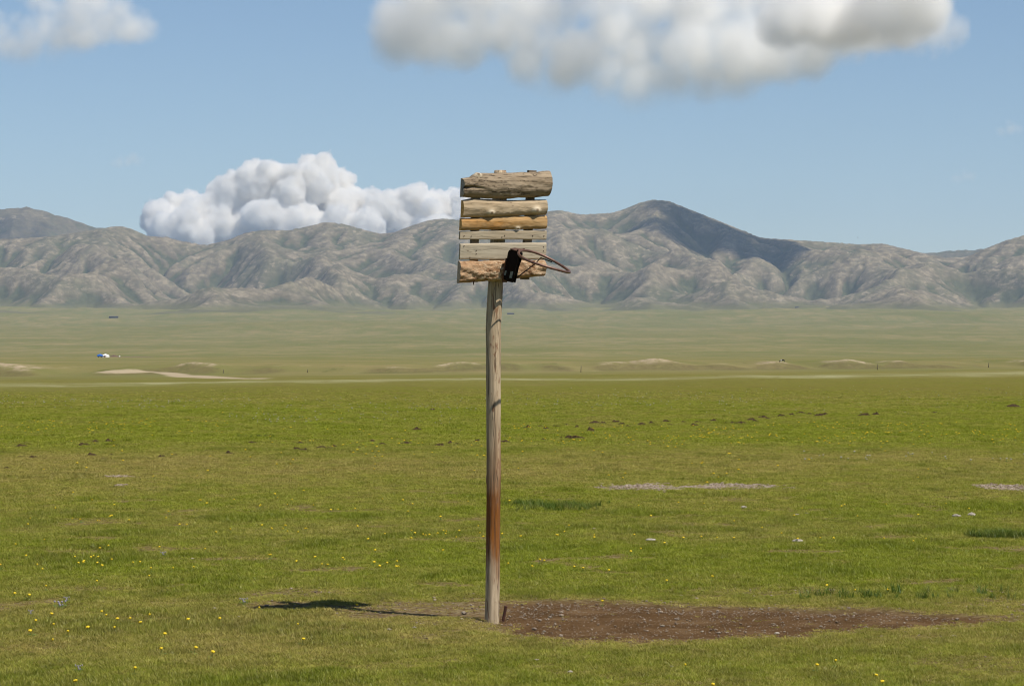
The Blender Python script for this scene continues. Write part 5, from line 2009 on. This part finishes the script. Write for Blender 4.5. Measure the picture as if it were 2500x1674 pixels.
def build_cow():
    """grazing animal: skinned skeleton, head to the left"""
    p = ray(1909.5, 885.2, 400, 1400)
    s = p.y / F
    L = 13.0 * s           # nose to tail
    k = L / 2.2
    V = [(0.35, 0, 1.05, .30), (0.75, 0, 1.08, .30), (0.0, 0, 1.08, .33), (-0.40, 0, 1.10, .34), (-0.70, 0, 1.05, .24), (-0.95, 0, 0.78, .17), (-1.10, 0, 0.48, .15), (-1.22, 0, 0.25, .09)]
    E = [(0, 1), (0, 2), (2, 3), (3, 4), (4, 5), (5, 6), (6, 7)]
    for (root, x, sx) in ((3, -0.45, -1), (3, -0.45, 1), (1, 0.78, -1), (1, 0.78, 1)):
        b = len(V)
        off = 0.05 if root == 3 else 0.10
        V += [(x, 0.20 * sx, 0.80, .14), (x + (off if root == 1 else -0.04), 0.20 * sx, 0.46, .075), (x + (0.0 if root == 1 else 0.0), 0.20 * sx, 0.24, .055), (x - 0.03, 0.20 * sx, 0.03, .06)]
        E += [(root, b), (b, b + 1), (b + 1, b + 2), (b + 2, b + 3)]
    b = len(V)
    V += [(0.98, 0, 1.12, .06), (1.06, 0, 0.85, .035), (1.05, 0, 0.5, .05)]
    E += [(1, b), (b, b + 1), (b + 1, b + 2)]
    for sx in (-1, 1):
        b = len(V)
        V += [(-1.02, 0.17 * sx, 0.68, .045), (-1.0, 0.28 * sx, 0.70, .02)]
        E += [(6, b), (b, b + 1)]
    me = bpy.data.meshes.new('cow')
    me.from_pydata([(x * k, y * k, z * k) for x, y, z, r in V], E, [])
    o = bpy.data.objects.new('cow', me)
    link(o)
    o.location = p
    sk = o.modifiers.new('skin', 'SKIN')
    for i, q in enumerate(V):
        me.skin_vertices[0].data[i].radius = (q[3] * k, q[3] * k)
    me.skin_vertices[0].data[0].use_root = True
    ss = o.modifiers.new('sub', 'SUBSURF')
    ss.levels = 1
    ss.render_levels = 2
    m = NT('black_and_white_hide')
    sx = m.n('ShaderNodeSeparateXYZ')
    m.set(sx.inputs[0], m.obj())
    n = m.noise(m.obj(), 2.0 / k, 3)
    f = m.math('ADD', m.math('DIVIDE', sx.outputs[0], k), m.math('MULTIPLY', m.math('SUBTRACT', n, 0.5), 0.5))
    w = m.ramp(m.math('MULTIPLY', m.math('ADD', f, 1.3), 0.4), [(0.24, 0.0), (0.27, 1.0), (0.41, 1.0), (0.44, 0.0)])
    m.bsdf(m.mix(w, (0.018, 0.014, 0.012), (0.62, 0.60, 0.55)), 0.8, None, 0.2)
    me.materials.append(m.m)
    tag(o, 'black animal with a white patch grazing alone on the right plain', 'cow')


build_cow()


def build_posts():
    m = simple_mat('far_post_wood', (0.11, 0.085, 0.06), 0.9, 0.3, 3)
    for (px, v, h, lab) in ((545, 910.5, 9, 'thin far post standing below the pale track, leftmost of the posts'), (751, 909.5, 9, 'thin far post between the track and the hoop'), (1418, 909, 16, 'thin far post right of the hoop before the banks'),
                            (2141.5, 902.5, 14, 'thin far post before the widest sandy bank'), (2413.5, 897, 12, 'thin far post by the sandy banks at the far right')):
        p = ray(px, v, 230, 800)
        s = p.y / F
        pts = [(0, 0, -0.2), (0.02, 0, h * s * 0.5), (0.05, 0, h * s)]
        vv, f = tube(pts, [0.9 * s, 0.8 * s, 0.65 * s], 8)
        o = mesh_obj('fence_post', vv, f, m)
        o.location = p
        tag(o, lab, 'post', 'thin posts far out on the plain')


build_posts()


def build_sheds():
    wm = simple_mat('shed_wall', (0.055, 0.050, 0.048), 0.9, 0.3, 0.3)
    rm = simple_mat('shed_roof', (0.075, 0.07, 0.07), 0.7, 0.3, 0.3)
    for (px, v, w, h, lab) in ((277.5, 776.0, 22, 4.6, 'tiny dark low shed under the mountains at the left'), (1247, 767, 17, 3.4, 'tiny dark low shed under the mountains just right of the post'),
                               (1946, 751.5, 9, 3.2, 'tiny dark shed at the mountain foot at the right')):
        p = ray(px, v, 3000, 9000)
        s = p.y / F
        o = empty('shed', p)
        hw, hh = w * s / 2, h * s
        vv, f = boxv(-hw, hw, -hh * 0.8, hh * 0.8, -1.5, hh * 0.72)
        mesh_obj('wall', vv, f, wm, o, smooth=False)
        vv = [(-hw * 1.04, -hh, hh * 0.70), (hw * 1.04, -hh, hh * 0.70), (hw * 1.04, hh, hh * 0.70), (-hw * 1.04, hh, hh * 0.70), (-hw * 1.04, 0, hh), (hw * 1.04, 0, hh)]
        mesh_obj('roof', vv, [(0, 1, 5, 4), (2, 3, 4, 5), (0, 4, 3), (1, 2, 5), (0, 3, 2, 1)], rm, o, smooth=False)
        tag(o, lab, 'shed', 'dark sheds at the mountain foot')


build_sheds()


def build_bird():
    m = simple_mat('dark_feathers', (0.03, 0.028, 0.026), 0.8, 0.2, 4)
    d = 2600.0
    o = empty('bird', ((2094 - CX) / F * d, d, CAMZ + (CY - 580) / F * d))
    tag(o, 'tiny dark bird soaring in the sky right of the peak', 'bird')
    v, f = tube([(-0.45, 0, 0.02), (-0.3, 0, 0.03), (0, 0, 0), (0.25, 0, 0), (0.5, 0, 0.02)], [0.03, 0.07, 0.12, 0.08, 0.03], 10)
    mesh_obj('body', v, f, m, o)
    for s in (-1, 1):
        vs_ = [(-0.15, 0.08 * s, 0.03), (0.17, 0.08 * s, 0.03), (0.12, 0.55 * s, 0.16), (-0.17, 0.55 * s, 0.16), (-0.02, 1.05 * s, 0.12), (-0.14, 1.05 * s, 0.12)]
        b = len(vs_)
        vs_ += [(x, y, z - 0.03) for x, y, z in vs_]
        fs = [(0, 1, 2, 3), (3, 2, 4, 5), (b, b + 3, b + 2, b + 1), (b + 3, b + 5, b + 4, b + 2)]
        fs += [(0, 3, b + 3, b), (3, 5, b + 5, b + 3), (1, b + 1, b + 2, 2), (2, b + 2, b + 4, 4), (4, b + 4, b + 5, 5)]
        mesh_obj('wing', vs_, fs, m, o, smooth=False)
    vs_ = [(0.4, -0.05, 0.02), (0.4, 0.05, 0.02), (0.75, 0.16, 0.0), (0.75, -0.16, 0.0), (0.4, -0.05, 0.0), (0.4, 0.05, 0.0), (0.75, 0.16, -0.02), (0.75, -0.16, -0.02)]
    mesh_obj('tail', vs_, [(0, 1, 2, 3), (7, 6, 5, 4), (0, 4, 5, 1), (1, 5, 6, 2), (2, 6, 7, 3), (3, 7, 4, 0)], m, o, smooth=False)
    o.rotation_euler = (R(20), R(-5), R(35))


build_bird()
